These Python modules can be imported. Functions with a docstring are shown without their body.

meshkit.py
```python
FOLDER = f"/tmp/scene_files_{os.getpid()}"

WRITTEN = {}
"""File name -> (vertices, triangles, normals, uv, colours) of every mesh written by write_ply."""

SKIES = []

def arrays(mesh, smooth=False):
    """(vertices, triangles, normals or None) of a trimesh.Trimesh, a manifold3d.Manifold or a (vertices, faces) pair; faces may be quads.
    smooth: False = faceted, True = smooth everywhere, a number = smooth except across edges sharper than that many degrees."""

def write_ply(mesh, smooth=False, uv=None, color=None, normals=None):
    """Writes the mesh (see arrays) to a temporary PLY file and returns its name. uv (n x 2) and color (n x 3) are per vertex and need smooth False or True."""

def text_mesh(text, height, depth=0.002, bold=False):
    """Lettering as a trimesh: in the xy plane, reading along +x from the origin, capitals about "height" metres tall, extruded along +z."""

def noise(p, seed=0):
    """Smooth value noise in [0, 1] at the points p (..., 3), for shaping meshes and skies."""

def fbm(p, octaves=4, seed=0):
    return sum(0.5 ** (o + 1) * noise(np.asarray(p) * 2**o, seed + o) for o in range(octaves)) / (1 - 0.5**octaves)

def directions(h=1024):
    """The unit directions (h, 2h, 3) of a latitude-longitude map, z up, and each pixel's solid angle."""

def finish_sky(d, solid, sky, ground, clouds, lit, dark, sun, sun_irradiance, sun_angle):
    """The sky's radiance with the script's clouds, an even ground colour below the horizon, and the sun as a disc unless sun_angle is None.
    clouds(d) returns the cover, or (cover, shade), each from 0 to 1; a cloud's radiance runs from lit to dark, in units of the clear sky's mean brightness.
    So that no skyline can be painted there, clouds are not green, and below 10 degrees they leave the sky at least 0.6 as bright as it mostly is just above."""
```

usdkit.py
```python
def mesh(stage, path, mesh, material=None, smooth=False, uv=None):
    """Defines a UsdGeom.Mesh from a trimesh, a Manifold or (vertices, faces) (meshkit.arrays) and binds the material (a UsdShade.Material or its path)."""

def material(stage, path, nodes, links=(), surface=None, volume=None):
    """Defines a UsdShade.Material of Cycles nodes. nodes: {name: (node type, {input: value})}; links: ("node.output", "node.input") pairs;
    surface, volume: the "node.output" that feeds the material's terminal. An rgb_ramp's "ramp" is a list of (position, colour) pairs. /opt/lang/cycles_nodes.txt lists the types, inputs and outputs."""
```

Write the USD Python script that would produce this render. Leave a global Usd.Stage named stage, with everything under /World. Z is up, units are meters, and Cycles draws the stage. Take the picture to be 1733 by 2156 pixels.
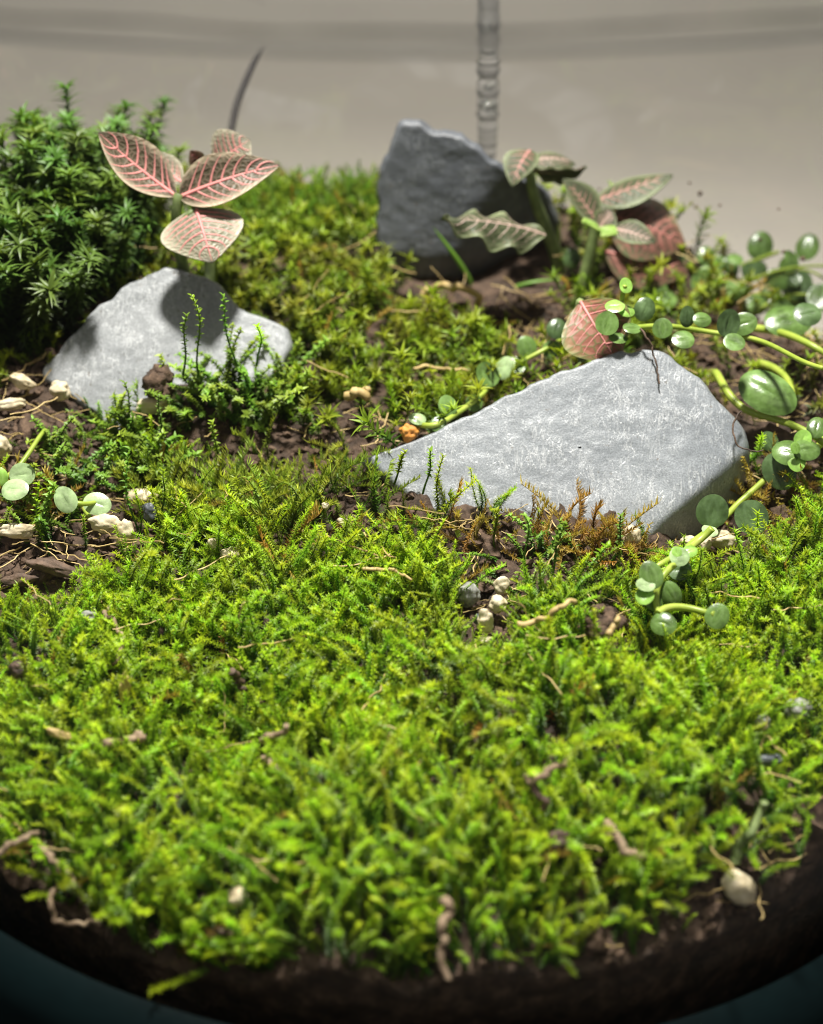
import math, random, numpy as np, trimesh, usdkit
from meshkit import fbm, noise
from pxr import Usd, UsdGeom, UsdLux, UsdShade, Sdf, Gf, Vt
from shapely.geometry import Polygon, Point
from shapely import contains_xy

rng = np.random.default_rng(7)
stage = Usd.Stage.CreateInMemory()
UsdGeom.SetStageUpAxis(stage, 'Z'); UsdGeom.SetStageMetersPerUnit(stage, 1.0)
UsdGeom.Xform.Define(stage, '/World'); UsdGeom.Scope.Define(stage, '/World/Looks')

# ------------------------------------------------------------------ camera
EYE = np.array([0.0, -0.170, 0.110]); PITCH = math.radians(-31.0)
TX = 0.3005; PW, PH = 1733.0, 2156.0; TY = TX * PH / PW
FWD = np.array([0, math.cos(PITCH), math.sin(PITCH)]); RIGHT = np.array([1.0, 0, 0]); UP = np.cross(RIGHT, FWD)
cam = UsdGeom.Camera.Define(stage, '/World/camera')
cam.AddTransformOp().Set(Gf.Matrix4d(*[float(x) for r in ((*RIGHT, 0), (*UP, 0), (*-FWD, 0), (*EYE, 1)) for x in r]))
cam.CreateHorizontalApertureAttr(36.0); cam.CreateFocalLengthAttr(36.0 / (2 * TX))
cam.CreateClippingRangeAttr(Gf.Vec2f(0.005, 50)); cam.CreateFocusDistanceAttr(0.177); cam.CreateFStopAttr(FSTOP := 20.0)
cam.CreateExposureAttr(0.0)

# ------------------------------------------------------------------ light: one small lamp above the jar and the dim room
LAMP = np.array([0.0, 0.006, 0.33])
lamp = UsdLux.DiskLight.Define(stage, '/World/lamp_light')
lamp.CreateRadiusAttr(0.016); lamp.CreateIntensityAttr(LAMP_I := 1300.0); lamp.CreateColorAttr(Gf.Vec3f(1.0, 0.965, 0.90))
lamp.AddTranslateOp().Set(Gf.Vec3d(*LAMP))
dome = UsdLux.DomeLight.Define(stage, '/World/room_light'); dome.CreateIntensityAttr(0.085); dome.CreateColorAttr(Gf.Vec3f(1.0, 0.97, 0.92))

# ------------------------------------------------------------------ helpers
def ray(px, py):
    d = FWD + RIGHT * (px / PW * 2 - 1) * TX + UP * (1 - py / PH * 2) * TY
    return d / np.linalg.norm(d)
def project(p):
    p = np.atleast_2d(p) - EYE
    z = p @ FWD
    return np.stack([(p @ RIGHT / z / TX + 1) / 2 * PW, (1 - p @ UP / z / TY) / 2 * PH], 1)
R = 0.0755                                                       # inner radius of the jar
def lump(x, y):
    p = np.stack([x, y, 0 * x], -1)
    return 0.0068 * (fbm(p * 110 + 11, 3, 5) - .5) + 0.0058 * (noise(p * 45 + 3, 9) - .5)
def terrain(x, y):
    x, y = np.asarray(x, float), np.asarray(y, float)
    r = np.hypot(x, y)
    z = 0.0155 + 0.205 * y + lump(x, y)
    z = z - 0.006 * np.clip((r - 0.062) / 0.0135, 0, 1) ** 2 * (y < 0.02)
    z = z + 0.010 * np.exp(-(((x + 0.058) / 0.024) ** 2 + ((y - 0.035) / 0.028) ** 2))      # bank under the tall moss
    z = z - 0.004 * np.exp(-(((x - 0.062) / 0.03) ** 2 + ((y - 0.05) / 0.03) ** 2))
    z = z - 0.006 * np.exp(-(((x - 0.043) / 0.009) ** 2 + ((y + 0.010) / 0.008) ** 2))       # hollow under the corner of the large slate
    z = z + 0.003 * np.exp(-(((x + 0.027) / 0.010) ** 2 + ((y - 0.009) / 0.007) ** 2))     # hump of moss at the foot of the pale slate
    return z
def at(px, py, h=0.0):
    """the point of the ground (or h above it) seen at a pixel of the 1733 x 2156 view"""
    d = ray(px, py); t = np.linspace(0.09, 0.40, 1600)
    p = EYE + t[:, None] * d
    below = p[:, 2] < terrain(p[:, 0], p[:, 1]) + h
    return p[np.argmax(below)] if below.any() else p[-1]
def at_y(px, py, y):
    d = ray(px, py); return EYE + d * (y - EYE[1]) / d[1]
def nz(v): return np.asarray(v, float) / max(np.linalg.norm(v), 1e-12)
used = {}
def uniq(parent, name):
    k = used.get((parent, name), 0); used[(parent, name)] = k + 1
    return f'{parent}/{name}' + (f'_{k:03d}' if k else '')
def meta(prim, label=None, cat=None, group=None, kind=None):
    for k, v in (('label', label), ('category', cat), ('group', group), ('kind', kind)):
        if v: prim.SetCustomDataByKey(k, v)
    return prim
ORIGIN = {}
def thing(name, label, cat, loc=(0, 0, 0), group=None):
    path = uniq('/World', name); x = UsdGeom.Xform.Define(stage, path)
    x.AddTranslateOp().Set(Gf.Vec3d(*map(float, loc))); ORIGIN[path] = np.asarray(loc, float)
    meta(x.GetPrim(), label, cat, group); return path
def part(parent, name, vf, mat, smooth=40, uv=None, label=None, kind=None):
    """one mesh under parent (vertices given in the world)"""
    path = uniq(parent, name); top = '/'.join(parent.split('/')[:3]); o = ORIGIN.get(top, np.zeros(3))
    v, f = np.asarray(vf[0], float), np.asarray(vf[1], int)
    m = usdkit.mesh(stage, path, (v - o, f), mat, smooth=True if uv is not None else smooth, uv=uv)
    meta(m.GetPrim(), label, kind=kind); return path
def whole(name, vf, mat, label, cat, smooth=40, uv=None, group=None, kind=None):
    """a thing that is one mesh, at its own base"""
    path = uniq('/World', name); v, f = np.asarray(vf[0], float), np.asarray(vf[1], int)
    o = np.array([*v[:, :2].mean(0), v[:, 2].min()]) if kind != 'structure' else np.zeros(3)
    m = usdkit.mesh(stage, path, (v - o, f), mat, smooth=True if uv is not None else smooth, uv=uv)
    m.AddTranslateOp().Set(Gf.Vec3d(*map(float, o)))
    meta(m.GetPrim(), label, cat, group, kind); return path
def merge(items):
    vs, fs, n = [], [], 0
    for v, f in items:
        v = np.asarray(v, float); f = np.asarray(f, int)
        if f.shape[1] == 4: f = np.vstack([f[:, [0, 1, 2]], f[:, [0, 2, 3]]])
        vs.append(v); fs.append(f + n); n += len(v)
    return np.vstack(vs), np.vstack(fs)
def spline(pts, n):
    pts = np.asarray(pts, float)
    if len(pts) < 3:
        t = np.linspace(0, 1, n)[:, None]; return pts[0] * (1 - t) + pts[-1] * t
    from scipy.interpolate import CubicSpline
    s = np.r_[0, np.cumsum(np.linalg.norm(np.diff(pts, axis=0), axis=1) ** .7)]
    return CubicSpline(s, pts)(np.linspace(0, s[-1], n))
def tube(path, rad, k=6):
    path = np.asarray(path, float); n = len(path); rad = np.broadcast_to(rad, n)
    tan = np.gradient(path, axis=0); tan /= np.maximum(np.linalg.norm(tan, axis=1, keepdims=True), 1e-12)
    ref = nz(np.cross(tan[0], [0.3, 0.2, 1.0])) if abs(tan[0][2]) < .95 else np.array([1., 0, 0])
    vs = []
    for i in range(n):
        ref = nz(ref - tan[i] * (ref @ tan[i])); b = np.cross(tan[i], ref); a = np.arange(k) / k * 2 * math.pi
        vs.append(path[i] + rad[i] * (np.cos(a)[:, None] * ref + np.sin(a)[:, None] * b))
    v = np.vstack(vs + [path[:1], path[-1:]]); f = []
    for i in range(n - 1):
        for j in range(k):
            a, b = i * k + j, i * k + (j + 1) % k; f += [(a, b, b + k), (a, b + k, a + k)]
    for j in range(k): f += [(n * k, (j + 1) % k, j), (n * k + 1, (n - 1) * k + j, (n - 1) * k + (j + 1) % k)]
    return v, np.array(f)
def lathe(profile, n=160, closed=False):
    profile = np.asarray(profile, float); m = len(profile); a = np.arange(n) / n * 2 * math.pi
    v = np.stack([profile[:, None, 0] * np.cos(a), profile[:, None, 0] * np.sin(a), np.repeat(profile[:, 1:2], n, 1)], -1).reshape(-1, 3)
    f = []
    for i in range(m if closed else m - 1):
        i2 = (i + 1) % m; j = np.arange(n); j2 = (j + 1) % n
        f.append(np.stack([i * n + j, i * n + j2, i2 * n + j2, i2 * n + j], 1))
    f = np.vstack(f); return v, np.vstack([f[:, [0, 1, 2]], f[:, [0, 2, 3]]])
def rock(radius, seed, sq=(1, 1, 1), rough=.35, sub=2, freq=1.3):
    m = trimesh.creation.icosphere(sub, 1.0); v = np.array(m.vertices)
    d = 1 + rough * (fbm(v * freq + seed * 7.3 + 20, 3, seed) - .5) * 2
    return v * d[:, None] * np.array(sq) * radius, np.array(m.faces)
def rotm(yaw=0, pitch=0, roll=0): return trimesh.transformations.euler_matrix(roll, pitch, yaw)[:3, :3]

# ------------------------------------------------------------------ materials
def M(name, nodes, links, surface): return usdkit.material(stage, '/World/Looks/' + name, nodes, links, surface=surface)
def noise_mat(name, ramp, scale, rough=.6, detail=6, bump=.3, bscale=None, bdist=.0004, stretch=None, spec=.4, extra=None):
    nd = {'g': ('geometry', {}), 'n': ('noise_texture', {'scale': scale, 'detail': detail, 'roughness': .62}), 'r': ('rgb_ramp', {'ramp': ramp}),
          'n2': ('noise_texture', {'scale': bscale or scale * 3, 'detail': 5, 'roughness': .6}), 'b': ('bump', {'strength': bump, 'distance': bdist}),
          'p': ('principled_bsdf', {'roughness': rough, 'specular_ior_level': spec})}
    ln = [('n.fac', 'r.fac'), ('r.color', 'p.base_color'), ('n2.fac', 'b.height'), ('b.normal', 'p.normal')]
    if stretch is not None:
        nd['m'] = ('mapping', {'rotation': stretch[0], 'scale': stretch[1]}); ln += [('g.position', 'm.vector'), ('m.vector', 'n.vector'), ('m.vector', 'n2.vector')]
    else: ln += [('g.position', 'n.vector'), ('g.position', 'n2.vector')]
    return M(name, nd, ln, 'p.BSDF')
SOIL = noise_mat('soil', [(0.25, (.012, .008, .005)), (.5, (.052, .031, .019)), (.72, (.125, .078, .050)), (.9, (.22, .15, .10))], 420, .8, 8, .8, 1500, .0006)
CRUMB = noise_mat('soil_crumb', [(0.25, (.016, .010, .007)), (.5, (.07, .042, .026)), (.75, (.17, .107, .07))], 700, .85, 6, .8, 2500, .0003)
PEBBLE = noise_mat('pebble', [(0.26, (.20, .14, .08)), (.42, (.50, .41, .26)), (.6, (.60, .52, .37)), (.78, (.70, .64, .50))], 500, .6, 6, .4, 2500, .0002)
GREYPEB = noise_mat('grey_pebble', [(0.3, (.10, .10, .095)), (.5, (.24, .24, .22)), (.75, (.42, .42, .38))], 700, .5, 6, .4, 2500, .0002)
CHIP = noise_mat('slate_chip', [(0.3, (.035, .04, .05)), (.7, (.12, .13, .15))], 900, .4, 6, .4, 2500, .0002)
TWIG = noise_mat('twig', [(0.3, (.10, .065, .04)), (.5, (.23, .16, .10)), (.75, (.40, .30, .20))], 600, .7, 6, .6, 2500, .0002)
DARKTWIG = noise_mat('dark_twig', [(0.3, (.03, .02, .015)), (.6, (.12, .075, .05)), (.8, (.2, .13, .09))], 600, .7, 6, .6, 2500, .0002)
STRAW = noise_mat('straw', [(0.3, (.28, .19, .07)), (.6, (.5, .37, .16)), (.8, (.62, .5, .27))], 300, .6, 5, .2, 2500, .0001)
TABLE = noise_mat('dark_table', [(0.3, (.003, .003, .004)), (.7, (.008, .008, .009))], 30, .5, 5, .1, 300, .0005)
BACK = noise_mat('pale_backdrop', [(0.3, (.46, .42, .375)), (.7, (.52, .475, .42))], 6, .75, 4, .05, 60, .001)
TRAY = noise_mat('teal_tray', [(0.3, (.0005, .0048, .0056)), (.7, (.001, .0088, .010))], 60, .6, 5, .2, 500, .0004, spec=.15)
def slate(name, ramp, streak, rot, rough=.38, amount=.55):
    """smooth split slate: slow changes of grey, hairline pale scratches in two directions, fine grain, a few dark specks"""
    nd = {'g': ('geometry', {}), 'm': ('mapping', {'rotation': rot, 'scale': (1.0, .30, .30)}), 'ma': ('mapping', {'rotation': (rot[0] + .8, rot[1] - .5, rot[2] + 1.1), 'scale': (1.0, .24, .24)}),
          'big': ('noise_texture', {'scale': 60, 'detail': 9, 'roughness': .66}), 'st': ('noise_texture', {'scale': 1000, 'detail': 3, 'roughness': .6, 'distortion': .5}), 'sa': ('noise_texture', {'scale': 850, 'detail': 3, 'roughness': .6, 'distortion': .5}),
          's5': ('math', {'math_type': 'subtract', 'value2': .5}), 'sb': ('math', {'math_type': 'absolute'}), 'a5': ('math', {'math_type': 'subtract', 'value2': .5}), 'ab': ('math', {'math_type': 'absolute'}), 'mn': ('math', {'math_type': 'minimum'}),
          'r2': ('rgb_ramp', {'ramp': [(0, (1, 1, 1)), (.010, (.7, .7, .7)), (.028, (0, 0, 0)), (1, (0, 0, 0))]}), 'wh': ('noise_texture', {'scale': 260, 'detail': 4}), 'wr': ('map_range', {'from_min': .40, 'from_max': .62, 'to_max': amount, 'clamp': True}),
          'sc': ('math', {'math_type': 'multiply'}), 'r': ('rgb_ramp', {'ramp': ramp}), 'mx': ('mix_color', {'b': streak}),
          'fg': ('noise_texture', {'scale': 4200, 'detail': 3, 'roughness': .6}), 'fr': ('map_range', {'from_min': .3, 'from_max': .7, 'to_min': .72, 'to_max': 1.28}), 'h': ('hsv', {}),
          'sp': ('noise_texture', {'scale': 800, 'detail': 4, 'roughness': .6}), 'r3': ('rgb_ramp', {'ramp': [(.66, (0, 0, 0)), (.72, (.75, .75, .75))]}), 'mx2': ('mix_color', {'b': (.09, .07, .05)}),
          'ht': ('math', {'math_type': 'multiply_add', 'value2': .6}), 'b': ('bump', {'strength': .3, 'distance': .0003}), 'b2': ('bump', {'strength': .10, 'distance': .001}),
          'p': ('principled_bsdf', {'roughness': rough, 'specular_ior_level': .5})}
    ln = [('g.position', 'm.vector'), ('g.position', 'ma.vector'), ('g.position', 'big.vector'), ('g.position', 'sp.vector'), ('g.position', 'wh.vector'), ('g.position', 'fg.vector'), ('m.vector', 'st.vector'), ('ma.vector', 'sa.vector'),
          ('st.fac', 's5.value1'), ('s5.value', 'sb.value1'), ('sa.fac', 'a5.value1'), ('a5.value', 'ab.value1'), ('sb.value', 'mn.value1'), ('ab.value', 'mn.value2'), ('mn.value', 'r2.fac'),
          ('wh.fac', 'wr.value'), ('r2.color', 'sc.value1'), ('wr.result', 'sc.value2'), ('big.fac', 'r.fac'), ('r.color', 'mx.a'), ('sc.value', 'mx.fac'), ('fg.fac', 'fr.value'), ('fr.result', 'h.value'), ('mx.result', 'h.color'), ('h.color', 'mx2.a'),
          ('sp.fac', 'r3.fac'), ('r3.color', 'mx2.fac'), ('mx2.result', 'p.base_color'), ('fg.fac', 'ht.value1'), ('sc.value', 'ht.value3'), ('ht.value', 'b.height'), ('big.fac', 'b2.height'), ('b2.normal', 'b.normal'), ('b.normal', 'p.normal')]
    return M(name, nd, ln, 'p.BSDF')
SLATE_L = slate('pale_slate', [(.3, (.19, .20, .21)), (.5, (.245, .255, .265)), (.7, (.30, .308, .316))], (.56, .57, .58), (0.4, 0.5, 0.9))
SLATE_R = slate('grey_slate', [(.3, (.155, .168, .184)), (.5, (.205, .220, .238)), (.7, (.262, .278, .295))], (.52, .53, .54), (0.3, 0.9, -1.1))
SLATE_D = slate('dark_slate', [(.3, (.05, .055, .064)), (.5, (.082, .088, .100)), (.7, (.125, .133, .148))], (.24, .25, .26), (1.2, 0.3, 0.4), .5, .4)
def moss(name, old, young, dry, dryness=.5, trans=.38, spec=.35, rough=.42):
    """leaf colour: darker old leaves low on a shoot (the mesh's v), fresh at the tip, varied from shoot to shoot, dry patches here and there"""
    nd = {'uv': ('uvmap', {'attribute': 'st'}), 's': ('separate_xyz', {}), 'r': ('rgb_ramp', {'ramp': [(0, tuple(.35 * np.array(old))), (.35, old), (1, young)]}),
          'o': ('object_info', {}), 'h': ('hsv', {'saturation': 1.0}), 'vr': ('map_range', {'to_min': .62, 'to_max': 1.3}), 'hr': ('map_range', {'to_min': .475, 'to_max': .525}),
          'rw': ('white_noise_texture', {'dimensions': '1D'}), 'g': ('geometry', {}), 'n': ('noise_texture', {'scale': 75, 'detail': 4, 'roughness': .6}),
          'dr': ('rgb_ramp', {'ramp': [(.50, (0, 0, 0)), (.72, (1, 1, 1))]}), 'ds': ('math', {'math_type': 'multiply', 'value2': dryness}), 'mx': ('mix_color', {'b': dry}),
          'p': ('principled_bsdf', {'roughness': rough, 'specular_ior_level': spec}), 't': ('translucent_bsdf', {}), 'm': ('mix_closure', {'fac': trans}),
          'tc': ('mix_color', {'blend_type': 'multiply', 'fac': 1.0, 'b': (1.25, 1.15, .55), 'use_clamp_result': False, 'use_clamp': False})}
    ln = [('uv.UV', 's.vector'), ('s.y', 'r.fac'), ('r.color', 'mx.a'), ('g.position', 'n.vector'), ('n.fac', 'dr.fac'), ('dr.color', 'ds.value1'), ('ds.value', 'mx.fac'),
          ('mx.result', 'h.color'), ('o.random', 'vr.value'), ('vr.result', 'h.value'), ('o.random', 'rw.w'), ('rw.value', 'hr.value'), ('hr.result', 'h.hue'),
          ('h.color', 'p.base_color'), ('h.color', 'tc.a'), ('tc.result', 't.color'), ('p.BSDF', 'm.closure1'), ('t.BSDF', 'm.closure2')]
    return M(name, nd, ln, 'm.closure')
MOSS_A = moss('carpet_moss', (.075, .185, .008), (.47, .67, .028), (.36, .36, .06), .3, .54, .5, .36)
MOSS_B = moss('feather_moss', (.10, .18, .018), (.42, .55, .065), (.36, .31, .09), .6)
MOSS_M = moss('middle_moss', (.06, .11, .008), (.25, .35, .022), (.28, .21, .05), .55)
MOSS_C = moss('star_moss', (.028, .060, .010), (.105, .19, .03), (.10, .12, .03), .25, .28)
MOSS_D = moss('frond_moss', (.065, .14, .015), (.24, .38, .04), (.22, .28, .07), .35)
MOSS_Y = moss('dry_moss', (.26, .17, .04), (.50, .38, .09), (.40, .22, .05), .8)
STEM = M('green_stem', {'g': ('geometry', {}), 'n': ('noise_texture', {'scale': 260, 'detail': 3}), 'r': ('rgb_ramp', {'ramp': [(.3, (.26, .36, .04)), (.6, (.42, .52, .08)), (.8, (.34, .30, .10))]}),
     'p': ('principled_bsdf', {'roughness': .38}), 't': ('translucent_bsdf', {'color': (.4, .5, .06)}), 'm': ('mix_closure', {'fac': .25})},
     [('g.position', 'n.vector'), ('n.fac', 'r.fac'), ('r.color', 'p.base_color'), ('p.BSDF', 'm.closure1'), ('t.BSDF', 'm.closure2')], 'm.closure')
def round_leaf_mat(name, deep, vein, trans):
    nd = {'uv': ('uvmap', {'attribute': 'st'}), 's': ('separate_xyz', {}), 'y2': ('math', {'math_type': 'absolute'}), 'x2': ('math', {'math_type': 'multiply'}), 'k': ('math', {'math_type': 'multiply_add', 'value2': .45}),
          'w': ('math', {'math_type': 'multiply', 'value2': 5.2}), 'c': ('math', {'math_type': 'sine'}), 'rv': ('rgb_ramp', {'ramp': [(.80, (0, 0, 0)), (1, (1, 1, 1))]}),
          'g': ('geometry', {}), 'n': ('noise_texture', {'scale': 420, 'detail': 5, 'roughness': .65}), 'nr': ('rgb_ramp', {'ramp': [(.33, tuple(.5 * np.array(deep))), (.5, deep), (.68, tuple(np.minimum(1, 1.5 * np.array(deep) + .02)))]}),
          'sc': ('math', {'math_type': 'multiply', 'value2': .14}), 'mx': ('mix_color', {'b': vein}), 'b': ('bump', {'strength': .5, 'distance': .0002}),
          'p': ('principled_bsdf', {'roughness': .27, 'specular_ior_level': .6}), 't': ('translucent_bsdf', {'color': tuple(1.6 * np.array(deep))}), 'm': ('mix_closure', {'fac': trans})}
    ln = [('uv.UV', 's.vector'), ('s.y', 'y2.value1'), ('s.x', 'x2.value1'), ('s.x', 'x2.value2'), ('x2.value', 'k.value1'), ('y2.value', 'k.value3'), ('k.value', 'w.value1'), ('w.value', 'c.value1'), ('c.value', 'rv.fac'),
          ('g.position', 'n.vector'), ('n.fac', 'nr.fac'), ('nr.color', 'mx.a'), ('rv.color', 'sc.value1'), ('sc.value', 'mx.fac'), ('mx.result', 'p.base_color'),
          ('n.fac', 'b.height'), ('b.normal', 'p.normal'), ('p.BSDF', 'm.closure1'), ('t.BSDF', 'm.closure2')]
    return M(name, nd, ln, 'm.closure')
LEAF_G = round_leaf_mat('creeper_leaf', (.115, .20, .045), (.32, .44, .20), .22)
LEAF_K = round_leaf_mat('creeper_leaf_dark', (.07, .12, .04), (.20, .30, .15), .15)
LEAF_Y = round_leaf_mat('creeper_leaf_young', (.30, .50, .10), (.48, .62, .26), .35)
LEAF_P = round_leaf_mat('creeper_leaf_pale', (.40, .52, .27), (.62, .68, .48), .35)
def nerve_mat(name, dark, edge, net, amount, scale=9.0):
    """veined leaf: deep colour, paler rim, a fine pale net between the ribs"""
    nd = {'uv': ('uvmap', {'attribute': 'st'}), 's': ('separate_xyz', {}), 'a': ('math', {'math_type': 'absolute'}), 'e': ('rgb_ramp', {'ramp': [(.62, (0, 0, 0)), (.85, (.5, .5, .5)), (.99, (1, 1, 1))]}),
          'mp': ('mapping', {'scale': (scale * 1.6, scale * .55, 1)}), 'v': ('voronoi_texture', {'feature': 'distance_to_edge', 'scale': 1.0, 'dimensions': '2D'}),
          'vr': ('rgb_ramp', {'ramp': [(0, (1, 1, 1)), (.05, (.8, .8, .8)), (.13, (0, 0, 0))]}), 'sc': ('math', {'math_type': 'multiply', 'value2': amount}),
          'm1': ('mix_color', {'a': dark, 'b': edge}), 'm2': ('mix_color', {'b': net}), 'b': ('bump', {'strength': .5, 'distance': .0003, 'invert': True}),
          'g': ('geometry', {}), 'n': ('noise_texture', {'scale': 300, 'detail': 4}), 'nm': ('map_range', {'from_min': .3, 'from_max': .7, 'to_min': .75, 'to_max': 1.25}), 'h': ('hsv', {}),
          'p': ('principled_bsdf', {'roughness': .45, 'specular_ior_level': .4}), 't': ('translucent_bsdf', {}), 'm': ('mix_closure', {'fac': .3})}
    ln = [('uv.UV', 's.vector'), ('s.y', 'a.value1'), ('a.value', 'e.fac'), ('e.color', 'm1.fac'), ('uv.UV', 'mp.vector'), ('mp.vector', 'v.vector'), ('v.distance', 'vr.fac'), ('vr.color', 'sc.value1'), ('sc.value', 'm2.fac'),
          ('m1.result', 'm2.a'), ('g.position', 'n.vector'), ('n.fac', 'nm.value'), ('nm.result', 'h.value'), ('m2.result', 'h.color'), ('h.color', 'p.base_color'), ('h.color', 't.color'),
          ('v.distance', 'b.height'), ('b.normal', 'p.normal'), ('p.BSDF', 'm.closure1'), ('t.BSDF', 'm.closure2')]
    return M(name, nd, ln, 'm.closure')
NERVE = nerve_mat('nerve_leaf', (.080, .068, .038), (.54, .46, .33), (.46, .30, .24), .35)
NERVE_DK = nerve_mat('nerve_leaf_dark', (.055, .07, .030), (.26, .30, .16), (.24, .22, .14), .35)
NERVE_PALE = nerve_mat('nerve_leaf_pale', (.20, .20, .13), (.52, .50, .37), (.54, .38, .32), .5)
NERVE_RED = nerve_mat('nerve_leaf_red', (.13, .075, .05), (.17, .19, .09), (.36, .15, .12), .7, 6)
NERVE_SALMON = nerve_mat('nerve_leaf_salmon', (.34, .14, .095), (.24, .24, .09), (.14, .18, .06), .75, 5)
NERVE_GREEN = nerve_mat('nerve_leaf_young', (.24, .40, .06), (.42, .55, .14), (.45, .5, .25), .4)
VEIN = M('pink_vein', {'p': ('principled_bsdf', {'base_color': (.74, .30, .28), 'roughness': .45}), 't': ('translucent_bsdf', {'color': (.8, .28, .26)}), 'm': ('mix_closure', {'fac': .3})}, [('p.BSDF', 'm.closure1'), ('t.BSDF', 'm.closure2')], 'm.closure')
VEIN_W = M('pale_vein', {'p': ('principled_bsdf', {'base_color': (.72, .50, .44), 'roughness': .45}), 't': ('translucent_bsdf', {'color': (.7, .5, .4)}), 'm': ('mix_closure', {'fac': .3})}, [('p.BSDF', 'm.closure1'), ('t.BSDF', 'm.closure2')], 'm.closure')
NSTEM = noise_mat('nerve_stem', [(.3, (.07, .10, .035)), (.7, (.22, .28, .10))], 400, .5, 4, .2, 2500, .0001)
GRASS = M('grass_blade', {'p': ('principled_bsdf', {'base_color': (.17, .33, .04), 'roughness': .4}), 't': ('translucent_bsdf', {'color': (.3, .5, .05)}), 'm': ('mix_closure', {'fac': .35})}, [('p.BSDF', 'm.closure1'), ('t.BSDF', 'm.closure2')], 'm.closure')
PANE = M('jar_glass', {'f': ('layer_weight', {'blend': .5}), 'pw': ('math', {'math_type': 'power', 'value2': 5.0}), 'a': ('math', {'math_type': 'multiply_add', 'value2': .9, 'value3': .035}),
         'c': ('transparent_bsdf', {'color': (.985, .99, .985)}), 'g': ('glossy_bsdf', {'color': (1, 1, 1), 'roughness': .03}), 'm': ('mix_closure', {})},
         [('f.facing', 'pw.value1'), ('pw.value', 'a.value1'), ('a.value', 'm.fac'), ('c.BSDF', 'm.closure1'), ('g.BSDF', 'm.closure2')], 'm.closure')
GLASS = M('thick_glass', {'g': ('glass_bsdf', {'color': (.97, .98, .98), 'roughness': .02, 'IOR': 1.48})}, [], 'g.BSDF')

RIM = M('rim_glass', {'g': ('glass_bsdf', {'color': (.96, .97, .97), 'roughness': .02, 'IOR': 1.07})}, [], 'g.BSDF')
SEAM = M('seam_glass', {'g': ('glass_bsdf', {'color': (.86, .87, .89), 'roughness': .03, 'IOR': 1.5})}, [], 'g.BSDF')
DRIP = M('drip_glass', {'g': ('glass_bsdf', {'color': (.58, .58, .61), 'roughness': .15, 'IOR': 1.33})}, [], 'g.BSDF')
# ------------------------------------------------------------------ the surface and background
def sheet(xs, ys, z): 
    X, Y = np.meshgrid(xs, ys); n, m = X.shape; v = np.stack([X, Y, z(X, Y)], -1).reshape(-1, 3); i = np.arange(n * m).reshape(n, m)
    return v, np.stack([i[:-1, :-1], i[:-1, 1:], i[1:, 1:], i[1:, :-1]], -1).reshape(-1, 4)
whole('table', merge([sheet([-3, 3], [-3, 3], lambda x, y: 0 * x - .034)]), TABLE, 'dark table top under the glass jar', 'table', kind='structure', smooth=False)
yy = np.r_[.105, np.linspace(.12, .34, 6)]; prof = [(y, -.0325) for y in yy] + [(.34 + .30 * math.sin(a), -.0325 + .30 * (1 - math.cos(a))) for a in np.linspace(.1, 1.45, 24)]
prof += [(prof[-1][0] + .05, prof[-1][1] + .6)]
prof = np.array(prof); bv = np.array([[x, y, z] for y, z in prof for x in (-.9, .9)]); k = len(prof)
bf = np.array([[2 * i, 2 * i + 1, 2 * i + 3, 2 * i + 2] for i in range(k - 1)])
whole('backdrop', merge([(bv, bf)]), BACK, 'pale beige sheet curving up behind the glass jar', 'backdrop', smooth=60, kind='structure')
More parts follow.
